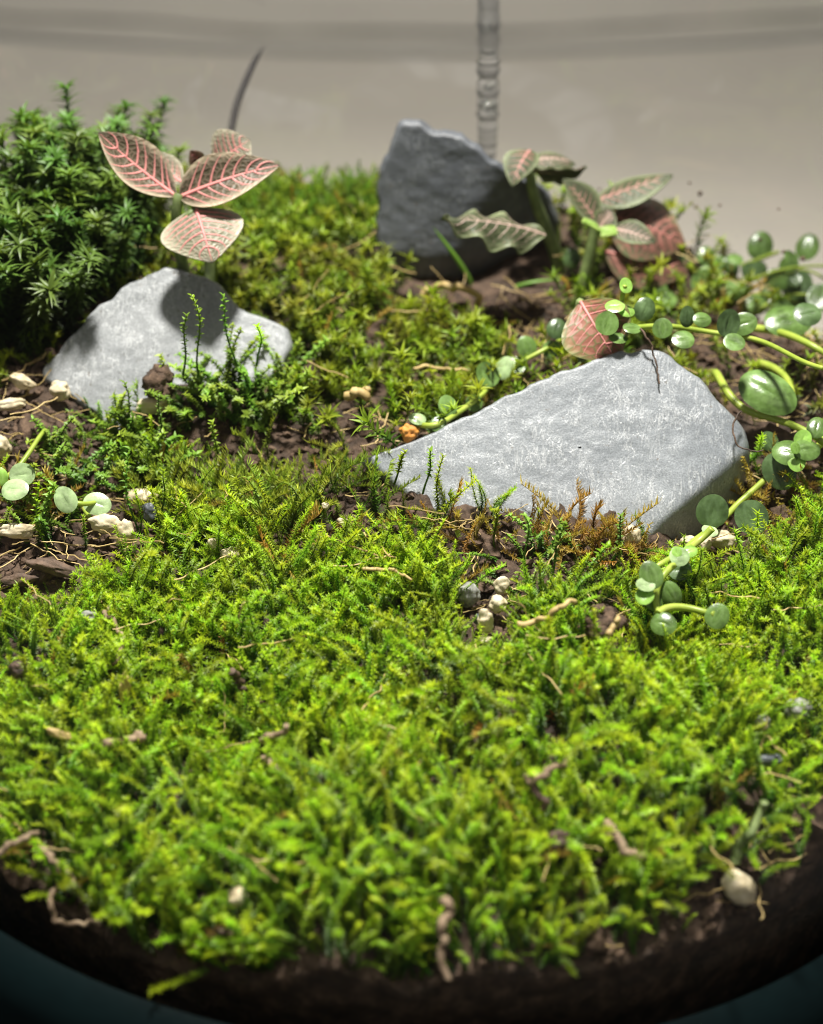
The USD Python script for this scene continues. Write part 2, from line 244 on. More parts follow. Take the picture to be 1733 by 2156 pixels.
tr = [(.0800, -.0325), (.0800, -.0065), (.0805, -.0058), (.0838, -.0078), (.0850, -.0125), (.0845, -.0325)]
tv, tf = lathe(tr, 200); tv[:, 2] += np.where(tv[:, 2] > -.02, -.085 * (tv[:, 0] + .005), 0); tv[:, 0] -= .0015
whole('tray', (tv, tf), TRAY, 'dark teal round dish that the glass jar stands in', 'dish', smooth=50)

# ------------------------------------------------------------------ the jar
jar = thing('glass_jar', 'round clear glass jar whose wall and rim enclose the moss garden', 'jar', (0, 0, -.0315))
w = [(.0755, -.029), (.0755, .0892), (.0770, .0892), (.0770, -.029)]
part(jar, 'wall', lathe(w, 256, True), PANE, smooth=30)
part(jar, 'base', lathe([(0.0001, -.0313), (.0760, -.0313), (.0766, -.0295), (.0001, -.0292)], 160), PANE, smooth=30)
a = np.linspace(0, 2 * math.pi, 24, endpoint=False)
part(jar, 'rim', lathe(np.stack([.0765 + .0014 * np.sign(np.cos(a)) * np.abs(np.cos(a)) ** .45, .0914 + .0021 * np.sign(np.sin(a)) * np.abs(np.sin(a)) ** .45], 1), 256, True), RIM, smooth=60)
wa = np.linspace(0, 2 * math.pi, 361); wr = np.stack([.07815 * np.cos(wa), .07815 * np.sin(wa), .0911 + .0005 * (fbm(np.stack([9 * np.cos(wa), 9 * np.sin(wa), 0 * wa + 2], 1), 3, 6) - .5)], 1)
part(jar, 'rim_line', tube(wr, .00010 + .00009 * noise(np.stack([30 * np.cos(wa), 30 * np.sin(wa), 0 * wa], 1), 8), 6), DRIP, smooth=True, label='thin wavy dark line round the rim')
def at_back(px, py, r=.0748):
    d = ray(px, py); A = d[0] ** 2 + d[1] ** 2; B = EYE[0] * d[0] + EYE[1] * d[1]; C = EYE[0] ** 2 + EYE[1] ** 2 - r * r
    return EYE + d * (-B + math.sqrt(B * B - A * C)) / A
s0, s1 = at_back(1026, 330), at_back(1030, -60)
sp = np.linspace(0, 1, 160)[:, None] * (s1 - s0) + s0
part(jar, 'seam', tube(sp, .0018 + .0006 * (noise(np.stack([np.arange(160) * .13] * 3, 1), 4) - .5) + sum(a_ * np.exp(-((np.arange(160) - c_) / w_) ** 2) for c_, w_, a_ in ((60, 9, .0002), (96, 6, -.0003), (118, 4, .0003))), 12), SEAM, smooth=True, label='vertical glass seam with glints')
for px, py, s_ in ((1028, 104, .0011), (1031, 182, .0009), (1029, 222, .0012), (1034, 236, .0007), (1024, 60, .0008)):
    v, f = rock(s_, int(py), (1.15, .8, .75), .25, 3); part(jar, 'droplet', (v + at_back(px, py, .0733), f), GLASS, smooth=True)
dt = spline([at_back(*q) for q in ((560, 80), (540, 120), (515, 175), (497, 225), (484, 300), (480, 360))], 40)
part(jar, 'drip_trail', tube(dt, .00038 + .0003 * np.sin(np.linspace(.2, 2.6, 40)), 10), DRIP, smooth=True, label='curved drip trail running down the back wall')
for i, (px, py, s) in enumerate([(1452, 385, 3), (1474, 408, 5), (1455, 428, 4), (1466, 436, 4), (1516, 432, 3), (1640, 440, 2.5), (1262, 398, 3), (160, 270, 3), (1600, 505, 4), (1650, 530, 4), (1690, 545, 5)]):
    c = at_back(px, py); v, f = rock(s * 8.2e-5, 30 + i, rough=.5, sub=1); part(jar, 'soil_speck', (v + c, f), CRUMB)

# ------------------------------------------------------------------ the soil
nr, nt = 190, 560
rad = np.r_[np.linspace(0, .0747, nr)]; th = np.arange(nt) / nt * 2 * math.pi
X, Y = rad[:, None] * np.cos(th), rad[:, None] * np.sin(th)
P = np.stack([X, Y, terrain(X, Y)], -1)
fine = .0016 * (fbm(np.stack([X, Y, 0 * X], -1) * 330, 4, 2) - .5) + .0011 * (fbm(np.stack([X, Y, 0 * X], -1) * 900 + 5, 3, 3) - .5)
P[..., 2] += fine
side = []
for kz, t in enumerate(np.linspace(0.04, 1, 26)):
    z0 = P[-1, :, 2]; z = z0 + (-.0285 - z0) * t
    q = np.stack([.0751 * np.cos(th), .0751 * np.sin(th), z], -1); rr = 1 - .012 * fbm(q * 420, 4, 8)[:, None]; q[:, :2] *= rr; side.append(q)
P = np.concatenate([P, np.array(side)], 0); m = len(P); i = np.arange(m * nt).reshape(m, nt)
f = np.stack([i[:-1], np.roll(i, -1, 1)[:-1], np.roll(i, -1, 1)[1:], i[1:]], -1).reshape(-1, 4)[:, ::-1]
whole('soil', merge([(P.reshape(-1, 3), f)]), SOIL, 'dark brown soil bed filling the jar', 'soil', smooth=True, kind='structure')
# ------------------------------------------------------------------ the three slates
def slab(outline, anchor, normal, thick, relief=None, taper=.86, rough=.00022, seed=1, n=220, chamfer=.0012, back_shift=(0, 0, 0)):
    """a broken stone plate: its front face lies on a tilted plane through anchor; outline in view pixels, hidden foot included"""
    nrm = nz(normal); pts = []
    for px, py in outline:
        d = ray(px, py); pts.append(EYE + d * ((anchor - EYE) @ nrm) / (d @ nrm))
    pts = np.array(pts); ex = nz(np.cross([0, 0, 1], nrm)); ey = np.cross(nrm, ex)
    p2 = np.stack([(pts - anchor) @ ex, (pts - anchor) @ ey], 1)
    seg = np.linalg.norm(np.roll(p2, -1, 0) - p2, axis=1); s = np.r_[0, np.cumsum(seg)]; q = np.linspace(0, s[-1], n, endpoint=False)
    loop = np.vstack([p2, p2[:1]]); ring = np.stack([np.interp(q, s, loop[:, k]) for k in (0, 1)], 1)
    for _ in range(3): ring = .25 * np.roll(ring, 1, 0) + .5 * ring + .25 * np.roll(ring, -1, 0)
    cen = np.array(Polygon(p2).representative_point().coords[0]); cen = .5 * cen + .5 * ring.mean(0)
    wob = fbm(np.stack([ring[:, 0] * 300, ring[:, 1] * 300, 0 * q + seed], 1), 4, seed) - .5
    d = ring - cen; ring = ring + d / np.linalg.norm(d, axis=1, keepdims=True) * (wob * .0016)[:, None]
    rows = []
    for sc in np.linspace(0.01, 1, 56):
        xy = cen + (ring - cen) * sc; h = -chamfer * max(0, (sc - .955) / .045) ** 2 + 0 * q
        rows.append((xy, h))
    nb = 22
    for k in range(1, nb + 1):
        t = k / nb; rows.append((cen + (ring - cen) * (1 - (1 - taper) * t ** 1.5), -chamfer - thick * t + 0 * q))
    for sc in (.6, .3, .01): rows.append((cen + (ring - cen) * sc * taper, -chamfer - thick + 0 * q))
    V = []
    for k, (xy, h) in enumerate(rows):
        rel = relief(xy[:, 0], xy[:, 1]) if relief is not None else 0
        fade = 1.0 if k < 56 + nb else .4
        w3 = anchor + xy[:, :1] * ex + xy[:, 1:] * ey + (h + rel * fade)[:, None] * nrm
        t = max(0, (k - 56) / nb); w3 = w3 + np.array(back_shift) * min(t, 1)
        disp = rough * 2 * (fbm(w3 * 160 + seed, 4, seed) - .5) + rough * (.9 if k < 57 else 2.2) * (fbm(w3 * np.array([500, 500, 650]) + seed, 3, seed + 3) - .5)
        V.append(w3 + disp[:, None] * (nrm if k < 57 else nz(nrm + 0 * nrm)))
        if k > 56:
            o = d / np.linalg.norm(d, axis=1, keepdims=True); V[-1] += (o[:, :1] * ex + o[:, 1:] * ey) * disp[:, None] * 1.5
    V = np.array(V); m = len(V); i = np.arange(m * n).reshape(m, n)
    f = np.stack([i[:-1], np.roll(i, -1, 1)[:-1], np.roll(i, -1, 1)[1:], i[1:]], -1).reshape(-1, 4)
    return merge([(V.reshape(-1, 3), f)])
def to_local(anchor, normal, px, py):
    nrm = nz(normal); d = ray(px, py); p = EYE + d * ((anchor - EYE) @ nrm) / (d @ nrm) - anchor
    ex = nz(np.cross([0, 0, 1], nrm)); return np.array([p @ ex, p @ np.cross(nrm, ex)])
def crease(anchor, normal, a, b, slope, soft=.0012):
    """the face turns away beyond the line a-b (pixels); the far side is to the right of a->b on the face"""
    A, B = to_local(anchor, normal, *a), to_local(anchor, normal, *b); t = nz(B - A); nn = np.array([t[1], -t[0]])
    def g(x, y):
        s = (x - A[0]) * nn[0] + (y - A[1]) * nn[1]; return -slope * (np.sqrt(s * s + soft ** 2) + s) / 2
    return g
# left
A1 = at(270, 880); N1 = np.array([.06, -.80, .62])
L_out = [(85, 770), (110, 745), (150, 695), (200, 650), (250, 608), (300, 575), (345, 557), (390, 566), (432, 575), (460, 592), (480, 615), (500, 642), (540, 656), (580, 668), (600, 683), (616, 705),
         (600, 760), (540, 840), (440, 900), (330, 930), (250, 915), (190, 870), (130, 825), (95, 800)]
r1 = crease(A1, N1, (455, 800), (352, 557), .16); r1b = crease(A1, N1, (140, 700), (235, 900), -.0, .003)
whole('slate_stone', slab(L_out, A1, N1, .010, lambda x, y: r1(x, y), seed=3), SLATE_L, 'pale grey slate with a pointed top under the pink-veined leaves at left', 'stone', smooth=50, group=None)
# right
A2 = at(1150, 1085); N2 = np.array([-.03, -.72, .70])
R_out = [(755, 968), (800, 950), (860, 930), (905, 912), (945, 890), (1000, 862), (1060, 835), (1110, 806), (1150, 789), (1200, 772), (1250, 756), (1300, 742), (1335, 735), (1362, 724), (1390, 727), (1412, 736),
         (1440, 758), (1470, 784), (1505, 815), (1540, 850), (1570, 885), (1584, 915), (1602, 960), (1585, 1020), (1540, 1085), (1480, 1130), (1400, 1140), (1300, 1130), (1150, 1120), (1000, 1110), (900, 1075), (820, 1020)]
r2 = crease(A2, N2, (1440, 1062), (1592, 930), 1.7, .0007); r2b = crease(A2, N2, (1480, 1000), (1340, 724), .10, .004); r2c = crease(A2, N2, (1560, 1000), (1520, 800), .4, .002)
whole('slate_stone', slab(R_out, A2, N2, .012, lambda x, y: r2(x, y) + r2b(x, y) + r2c(x, y), seed=8), SLATE_R, 'large grey slate lying at right with a streaky face, crossed by creeping stems', 'stone', smooth=50)
# back
A3 = at(900, 612); N3 = np.array([-.12, -.98, .10])
B_out = [(805, 335), (815, 300), (830, 262), (845, 252), (862, 258), (880, 254), (897, 272), (922, 280), (950, 281), (978, 291), (1010, 312), (1040, 338), (1065, 362), (1100, 385), (1135, 408), (1158, 440), (1172, 500), (1180, 570), (1180, 640),
         (1100, 690), (960, 660), (840, 620), (795, 560), (788, 480), (792, 410)]
r3 = crease(A3, N3, (900, 640), (1066, 330), .85, .0015); r3b = crease(A3, N3, (780, 330), (1100, 345), -.3, .002); r3c = crease(A3, N3, (780, 535), (1000, 545), .5, .001)
r3d = crease(A3, N3, (900, 440), (1180, 520), .3, .003)
whole('slate_stone', slab(B_out, A3, N3, .0075, lambda x, y: r3(x, y) + r3c(x, y), seed=12, rough=.00025), SLATE_D, 'dark upright slate standing at the back against the glass', 'stone', smooth=50)

VEIN_M = noise_mat('muted_vein', [(.3, (.40, .17, .15)), (.7, (.52, .27, .24))], 300)
VEIN_G = noise_mat('green_vein', [(.3, (.35, .42, .2)), (.7, (.5, .55, .3))], 300)
RVEIN = noise_mat('red_vein', [(.3, (.34, .12, .10)), (.7, (.45, .18, .15))], 300)
# ------------------------------------------------------------------ veined leaves
def leaf_fn(base, tip, nrm, width, fold=.25, curl=.10, droop=0., wave=0., peak=.45):
    base, tip = np.asarray(base, float), np.asarray(tip, float); t = tip - base; L = np.linalg.norm(t); t /= L
    s = nz(np.cross(nrm, t)); n = np.cross(t, s)
    e = math.log(.5) / math.log(peak)
    def P(u, v, lift=0.):
        u, v = np.asarray(u, float), np.asarray(v, float)
        prof = np.sin(math.pi * np.clip(u, 0, 1) ** e) ** .85 * (1 - .14 * u); w = width / 2 * prof
        z = fold * np.abs(v) ** 1.4 * w + curl * L * 4 * u * (1 - u) - droop * L * u ** 2 + wave * np.sin(u * 21) * np.abs(v) ** 2 * width * .12
        z = z + .02 * width * np.sin((u - .22 * np.abs(v)) * 2 * math.pi * 7) * np.abs(v) * (1 - np.abs(v)) + lift
        return base + (t * (L * u)[..., None]) + s * (w * v)[..., None] + n * z[..., None]
    return P
def leaf_mesh(P, nu=30, nv=17, thick=.00025):
    u, v = np.meshgrid(np.linspace(.0, 1, nu), np.linspace(-1, 1, nv), indexing='ij'); a, b = P(u, v, 0), P(u, v, -thick)
    i = np.arange(nu * nv).reshape(nu, nv); f = np.stack([i[:-1, :-1], i[1:, :-1], i[1:, 1:], i[:-1, 1:]], -1).reshape(-1, 4)
    uv = np.stack([u, v], -1).reshape(-1, 2); V, F = merge([(a.reshape(-1, 3), f), (b.reshape(-1, 3), f[:, ::-1])])
    return (V, F), np.vstack([uv, uv])
def veins(P, r=.00026, pairs=7, seed=0):
    g = np.random.default_rng(seed); out = []
    for lift in (-.00006, -.00018):
        u = np.linspace(.01, .97, 26); out.append(tube(P(u, 0 * u, lift), r * (1.5 - 1.2 * u), 5))
        for k in range(pairs):
            for sgn in (-1, 1):
                u0 = .05 + .80 * (k + .25 * (sgn > 0) + .2 * g.random()) / pairs; t = np.linspace(0, 1, 12)
                out.append(tube(P(u0 + (.20 + .05 * g.random()) * t ** 1.25 * (1 - u0 * .35), sgn * .93 * t ** .9, lift), r * (.78 - .5 * t), 5))
                t2 = np.linspace(0, 1, 6); um, vm = u0 + .20 * .42 ** 1.25 * (1 - u0 * .35), .93 * .45 ** .9
                out.append(tube(P(um + .10 * t2, sgn * (vm + .30 * t2 ** .7), lift), r * (.34 - .2 * t2), 4))
    return merge(out)
def veined(plant, base, tip, nrm, width, mat=None, vein=None, label=None, vr=.00025, pairs=7, seed=0, **kw):
    P = leaf_fn(base, tip, nrm, width, **kw); (vf, uv) = leaf_mesh(P); lf = part(plant, 'leaf', vf, mat or NERVE, uv=uv, label=label)
    part(lf, 'veins', veins(P, vr, pairs, seed), vein or VEIN, smooth=True)
# the leaf over the left slate: its shadow lands on the stone face
n1 = nz(N1); d = ray(410, 640); S = EYE + d * ((A1 - EYE) @ n1) / (d @ n1)
tt = np.linspace(0, .4, 4000)[:, None]; line = S + tt * (LAMP - S); Q = line[np.argmin(np.abs(project(line)[:, 1] - 515))]
YL = Q[1]                                                        # the depth at which the left plant stands
pl = thing('nerve_plant', 'pink-veined plant with broad leaves above the pointed slate at left', 'plant', at_y(400, 600, YL + .004), group=None)
Y = YL + .004; E = lambda px, py, dy=0.: at_y(px, py, Y + dy)
part(pl, 'stem', tube(spline([E(395, 640, .002), E(385, 560, .002), E(372, 480), E(376, 408)], 20), np.linspace(.0010, .0007, 20), 8), NSTEM, smooth=True)
part(pl, 'stem', tube(spline([E(432, 640, .006), E(440, 540, .006), E(432, 460, .006), E(442, 380, .008)], 20), np.linspace(.0009, .0006, 20), 8), NSTEM, smooth=True)
veined(pl, E(372, 414), E(207, 278, .001), (.42, -.74, .52), .0078, fold=.38, curl=-.05, peak=.5, seed=1)
veined(pl, E(377, 416, -.000), E(590, 347, .003), (-.14, -.80, .58), .0080, fold=.36, curl=.07, peak=.40, seed=2)
veined(pl, E(448, 352, .009), E(526, 294, .010), (-.1, -.92, .38), .0080, mat=NERVE_PALE, fold=.15, curl=.10, peak=.55, seed=3, vr=.0002)
veined(pl, E(428, 345, .007), E(400, 318, .007), (.1, -.8, -.3), .0030, mat=NERVE_RED, fold=.2, seed=4, vr=.00012, pairs=4)
veined(pl, E(385, 385, .006), E(300, 318, .008), (.3, -.75, .6), .0050, mat=NERVE_PALE, fold=.3, curl=-.05, seed=5, vr=.00018)
veined(pl, Q + (at_y(412, 466, Q[1]) - at_y(418, 515, Q[1])) + np.array([0, .003, .001]), at_y(447, 552, Q[1] - .004), (.05, -.66, .75), .0128, mat=NERVE_PALE, vein=VEIN, fold=-.22, curl=.10, peak=.40, seed=6, vr=.00024,
       label='pale green front leaf hanging over the slate')
part(pl, 'petiole', tube(spline([E(378, 470, 0), E(395, 455, -.002), Q + (at_y(412, 466, Q[1]) - at_y(418, 515, Q[1])) + np.array([0, .003, .001])], 10), .0005, 6), NSTEM, smooth=True)
# the plants right of the back slate
YB = at(1240, 640)[1]; G = lambda px, py, dy=0.: at_y(px, py, YB + dy)
pb = thing('nerve_plant', 'tall dark pink-veined plant rising beside the dark upright slate', 'plant', G(1150, 600, .006))
part(pb, 'stem', tube(spline([G(1175, 640, .008), G(1165, 520, .008), G(1130, 430, .008), G(1118, 330, .008)], 24), np.linspace(.0013, .0008, 24), 8), NSTEM, smooth=True)
veined(pb, G(1116, 316, .007), G(1078, 392, .001), (-.3, -.72, .62), .0062, mat=NERVE_DK, fold=.2, curl=.12, vein=VEIN_M, seed=11, vr=.00016, pairs=5)
veined(pb, G(1118, 340, .008), G(1212, 345, .010), (.0, -.45, .9), .0050, mat=NERVE_DK, vein=VEIN_W, fold=-.3, curl=.12, seed=12, vr=.00014)
veined(pb, G(1120, 355, .007), G(1236, 352, .005), (.1, .75, .65), .0048, mat=NERVE_DK, vein=VEIN_W, fold=-.3, curl=-.08, seed=13, vr=.0001, wave=.5)
veined(pb, G(1150, 495, -.004), G(928, 462, -.010), (.06, -.50, .86), .0075, mat=NERVE_DK, vein=VEIN_W, fold=-.55, curl=.06, seed=14, vr=.00013, wave=1.2, pairs=8, label='long drooping leaf with a crinkled pale edge')
pc = thing('nerve_plant', 'lower pink-veined plant with fresh green tips between the back slate and the creepers', 'plant', G(1235, 640, .0))
part(pc, 'stem', tube(spline([G(1222, 640), G(1232, 580), G(1245, 520), G(1252, 470)], 20), np.linspace(.0012, .0008, 20), 8), NSTEM, smooth=True)
veined(pc, G(1258, 470, .001), G(1186, 376, .003), (.55, -.75, .4), .0058, mat=NERVE_DK, fold=.35, curl=.05, vein=VEIN_M, seed=21, vr=.00013, pairs=6)
veined(pc, G(1250, 425, .006), G(1418, 370, .007), (.05, -.30, .95), .0075, mat=NERVE_DK, fold=-.2, curl=.02, vein=VEIN_M, seed=22, vr=.00014, droop=-.02)
veined(pc, G(1262, 478, -.002), G(1228, 466, -.006), (.0, -.5, .9), .0034, mat=NERVE_GREEN, vein=VEIN_G, fold=-.3, curl=.1, seed=23, vr=.0001, pairs=4)
veined(pc, G(1258, 480, -.002), G(1300, 492, -.005), (.1, -.5, .9), .0036, mat=NERVE_GREEN, vein=VEIN_G, fold=-.3, curl=.12, seed=24, vr=.0001, pairs=4)
veined(pc, G(1262, 480, -.001), G(1290, 440, -.0), (.1, -.8, .6), .0044, mat=NERVE_DK, vein=VEIN_W, fold=.2, curl=.08, seed=25, vr=.00016)
veined(pc, G(1290, 482, -.001), G(1382, 510, -.004), (-.05, -.7, .7), .0044, mat=NERVE_DK, vein=VEIN_W, fold=.2, curl=.10, seed=26, vr=.00016)
veined(pc, G(1285, 455, .007), G(1445, 520, .004), (.15, -.75, .6), .0120, mat=NERVE_RED, vein=RVEIN, fold=-.25, curl=.12, seed=27, vr=.0002, label='broad reddish leaf in shade')
veined(pc, G(1275, 530, .005), G(1450, 575, .003), (.1, -.8, .5), .0100, mat=NERVE_RED, vein=RVEIN, fold=-.2, curl=.08, seed=28, vr=.0002, label='lower broad reddish leaf in shade')
def on_face(px, py, A, N):
    n = nz(N); d = ray(px, py); return EYE + d * ((A - EYE) @ n) / (d @ n)
Yd = on_face(1290, 745, A2, N2)[1] + .003
pd_ = thing('nerve_plant', 'drooping salmon pink leaf tucked behind the large right slate', 'plant', at_y(1235, 745, Yd))
veined(pd_, at_y(1222, 634, Yd + .004), at_y(1300, 762, Yd - .002), (-.15, -.9, .35), .0110, mat=NERVE_SALMON, vein=VEIN, fold=.22, curl=.14, seed=31, vr=.0002, pairs=5, peak=.5)
part(pd_, 'stem', tube(spline([at_y(1222, 634, Yd + .004), at_y(1216, 690, Yd + .006), at_y(1225, 760, Yd + .006)], 12), .0006, 6), NSTEM, smooth=True)
# ------------------------------------------------------------------ creeping plants with round leaves
def round_leaf(c, nrm, size, head, cup=.18, thick=.055, asp=.92):
    """a fleshy round leaf: centre, facing, length, the way its tip points"""
    nrm = nz(nrm); h = nz(np.asarray(head) - nrm * (np.asarray(head) @ nrm)); s = np.cross(nrm, h); nr_, na = 8, 28
    r = np.linspace(0, 1, nr_); a = np.arange(na) / na * 2 * math.pi; Rr, Aa = np.meshgrid(r, a, indexing='ij')
    x = Rr * np.cos(Aa) * (1 + .06 * np.cos(Aa)); y = Rr * np.sin(Aa) * asp
    top = thick * np.sqrt(np.clip(1 - Rr ** 2, 0, 1)) - cup * Rr ** 2 - .05 * np.exp(-(y / .10) ** 2) * (1 - Rr) ; bot = -thick * .6 * np.sqrt(np.clip(1 - Rr ** 2, 0, 1)) - cup * Rr ** 2
    out, uv = [], []
    i = np.arange(nr_ * na).reshape(nr_, na); f = np.stack([i[:-1], i[1:], np.roll(i, -1, 1)[1:], np.roll(i, -1, 1)[:-1]], -1).reshape(-1, 4)
    for z, ff in ((top, f), (bot, f[:, ::-1])):
        out.append(((np.asarray(c) + size / 2 * (x[..., None] * h + y[..., None] * s + z[..., None] * nrm)).reshape(-1, 3), ff)); uv.append(np.stack([x, y], -1).reshape(-1, 2))
    return merge(out), np.vstack(uv)
def pxsize(p): return 2 * TX * ((p - EYE) @ FWD) / PW
def W(q):
    """(px, py, height above the ground) or (px, py, 'y', depth)"""
    if isinstance(q, np.ndarray): return q
    return at_y(q[0], q[1], q[3]) if len(q) > 3 else at(q[0], q[1], q[2] if len(q) > 2 else .003)
def creeper(label, stems, leaves, seed=0, r=.00042, asp=.88):
    g = np.random.default_rng(seed); pts = [W(q) for q in stems[0]]
    t = thing('creeping_vine', label, 'vine', pts[0])
    for st in stems:
        pp = spline([W(q) for q in st], 14 * len(st)); part(t, 'stem', tube(pp, r * (1 - .25 * np.linspace(0, 1, len(pp))), 8), STEM, smooth=True)
    for lf in leaves:
        (q, size, nrm, head, mat) = lf[:5]; c = W(q); sz = size * pxsize(c)
        vf, uv = round_leaf(c, np.asarray(nrm) + g.normal(0, .06, 3), sz, np.asarray(head, float) + g.normal(0, .1, 3), cup=g.uniform(-.12, .22), asp=lf[5] if len(lf) > 5 else g.uniform(.80, .98)); part(t, 'leaf', vf, mat, uv=uv)
    return t
CAM = np.array([0, -.75, .66]); UPN = np.array([0, -.25, .95])
G_, K_, Y_, P_ = LEAF_G, LEAF_K, LEAF_Y, LEAF_P
creeper('slender vine climbing along the upper left edge of the large slate', [[(868, 888, .003), (925, 892, .004), (965, 868, .005), (1010, 835, .005), (1060, 785, .005), (1120, 750, .006), (1180, 715, .006)]],
  [((880, 880, .004), 38, (.1, -.4, .9), (-1, 0, 0), P_), ((943, 855, .006), 46, (.2, -.75, .65), (-.3, .5, .6), G_), ((922, 893, .004), 36, (0, -.6, .8), (1, -.3, 0), G_), ((998, 848, .005), 40, (-.3, -.7, .6), (1, -.3, -.4), G_),
   ((1027, 790, .007), 56, (.3, -.8, .5), (-.4, .2, .8), G_), ((1060, 775, .006), 52, (-.4, -.7, .6), (.6, .4, .5), P_), ((1088, 770, .005), 44, (-.2, -.6, .8), (1, 0, .2), G_), ((1110, 730, .007), 46, (.1, -.8, .6), (-.3, .3, .8), G_), ((1160, 735, .006), 40, (-.3, -.7, .6), (1, -.2, -.5), G_), ((1172, 692, .009), 46, (.1, -.8, .6), (.2, .4, .8), K_)], 1)
yq = on_face(1390, 728, A2, N2)[1] + .003
creeper('vine running along the top of the large slate with an upright pale sprout', [[(1280, 700, 'y', yq), (1340, 690, 'y', yq), (1420, 688, 'y', yq + .002), (1500, 700, 'y', yq + .002), (1580, 712, 'y', yq), (1650, 740, 'y', yq - .006), (1733, 775, 'y', yq - .014)], [(1312, 692, 'y', yq), (1308, 650, 'y', yq), (1316, 600, 'y', yq)]],
  [((1318, 602, 'y', yq), 34, (0, -.75, .6), (0, .5, 1), Y_), ((1296, 644, 'y', yq - .001), 42, (-.1, -.35, .95), (-1, 0, 0), Y_), ((1318, 652, 'y', yq - .001), 38, (.1, -.35, .95), (1, -.2, 0), Y_), ((1278, 682, 'y', yq - .003), 52, (.05, -.9, .45), (.3, 0, 1), G_),
   ((1358, 652, 'y', yq + .002), 52, (0, -.9, .45), (.4, .2, 1), K_), ((1330, 690, 'y', yq - .003), 40, (.1, -.4, .9), (1, 0, .2), G_), ((1395, 692, 'y', yq - .002), 44, (-.1, -.85, .5), (0, 0, 1), G_), ((1448, 668, 'y', yq), 46, (.25, -.9, .3), (0, .2, 1), K_),
   ((1440, 714, 'y', yq - .003), 48, (0, -.5, .86), (-1, 0, .2), G_), ((1478, 672, 'y', yq), 40, (.1, -.6, .8), (1, 0, .4), G_), ((1532, 682, 'y', yq - .001), 60, (.3, -.85, .35), (.2, .2, 1), K_), ((1565, 682, 'y', yq + .001), 56, (-.2, -.75, .6), (1, .2, .3), G_), ((1545, 720, 'y', yq - .003), 46, (0, -.5, .86), (1, -.2, 0), G_), ((1300, 712, 'y', yq - .003), 40, (0, -.4, .9), (1, -.3, 0), G_)], 2)
yr = at(1550, 640)[1]
creeper('tangle of round leaved stems behind the slate under the back glass', [[(1340, 590, 'y', yr + .002), (1420, 632, 'y', yr), (1500, 628, 'y', yr + .003), (1600, 600, 'y', yr + .006)], [(1520, 640, 'y', yr + .004), (1600, 620, 'y', yr + .004), (1680, 640, 'y', yr + .004)], [(1560, 560, 'y', yr + .012), (1640, 530, 'y', yr + .01)]],
  [((1368, 602, 'y', yr), 74, (-.3, -.75, .55), (1, 0, -.6), G_), ((1405, 628, 'y', yr - .003), 48, (.1, -.7, .7), (-1, 0, .2), G_), ((1478, 596, 'y', yr), 56, (0, -.9, .4), (.2, 0, 1), G_), ((1545, 610, 'y', yr), 62, (.1, -.6, .8), (1, 0, .2), G_), ((1488, 540, 'y', yr + .01), 46, (0, -.8, .6), (0, 0, 1), G_),
   ((1535, 556, 'y', yr + .01), 44, (.1, -.8, .5), (1, 0, .4), G_), ((1602, 518, 'y', yr + .012), 64, (-.05, -.85, .5), (.3, 0, 1), G_), ((1635, 590, 'y', yr + .006), 56, (.1, -.8, .6), (1, 0, .3), G_), ((1590, 640, 'y', yr + .002), 52, (0, -.6, .8), (1, 0, .1), G_), ((1685, 600, 'y', yr + .004), 58, (-.2, -.8, .6), (0, 0, 1), K_), ((1700, 520, 'y', yr + .012), 60, (-.2, -.8, .6), (0, 0, 1), G_),
   ((1640, 640, 'y', yr), 50, (.1, -.7, .7), (1, 0, 0), G_), ((1725, 625, 'y', yr), 56, (-.2, -.7, .7), (0, 0, 1), G_), ((1585, 572, 'y', yr + .008), 48, (0, -.8, .6), (-1, 0, .3), K_), ((1440, 560, 'y', yr + .006), 44, (0, -.9, .4), (0, 0, 1), K_), ((1660, 560, 'y', yr + .008), 46, (.2, -.8, .5), (1, 0, .5), G_), ((1510, 585, 'y', yr + .004), 40, (.1, -.7, .7), (0, 0, 1), Y_),
   ((1205, 545, 'y', yr), 44, (0, -.9, .4), (0, 0, 1), K_), ((1235, 600, 'y', yr), 42, (0, -.9, .4), (0, 0, 1), K_)], 3)
gx = np.random.default_rng(77); xs = gx.uniform(1440, 1733, 26)
creeper('hazy tangle of tiny round leaves at the far right against the glass', [[(1480, 560, 'y', yr + .012), (1560, 590, 'y', yr + .010), (1650, 570, 'y', yr + .010), (1740, 590, 'y', yr + .008)], [(1530, 620, 'y', yr + .003), (1620, 575, 'y', yr + .006), (1740, 560, 'y', yr + .008)], [(1600, 650, 'y', yr), (1690, 620, 'y', yr + .002), (1745, 640, 'y', yr)]],
  [((x, gx.uniform(535 + .0 * x, 650), 'y', yr + gx.uniform(0, .012)), gx.uniform(30, 52), gx.normal([0, -.75, .6], .25), gx.normal([0, 0, .4], .7), (G_, K_, G_, P_)[k % 4]) for k, x in enumerate(xs)], 8, .0003)
creeper('thick pale vine with the biggest glossy leaf right of the large slate', [[(1505, 785, .005), (1535, 830, .005), (1570, 862, .005), (1630, 882, .005), (1690, 905, .006), (1745, 940, .006)], [(1575, 690, .008), (1650, 702, .010), (1710, 728, .010), (1750, 752, .010)], [(1600, 765, .004), (1650, 790, .006), (1668, 850, .006)]],
  [((1614, 822, .009), 132, (-.15, -.72, .68), (.75, -.35, -.35), G_, .68), ((1660, 672, .010), 108, (.05, -.45, .89), (1, .1, .1), G_, .75), ((1700, 660, .013), 60, (.1, -.6, .8), (1, .2, .3), K_)], 4, .00062)
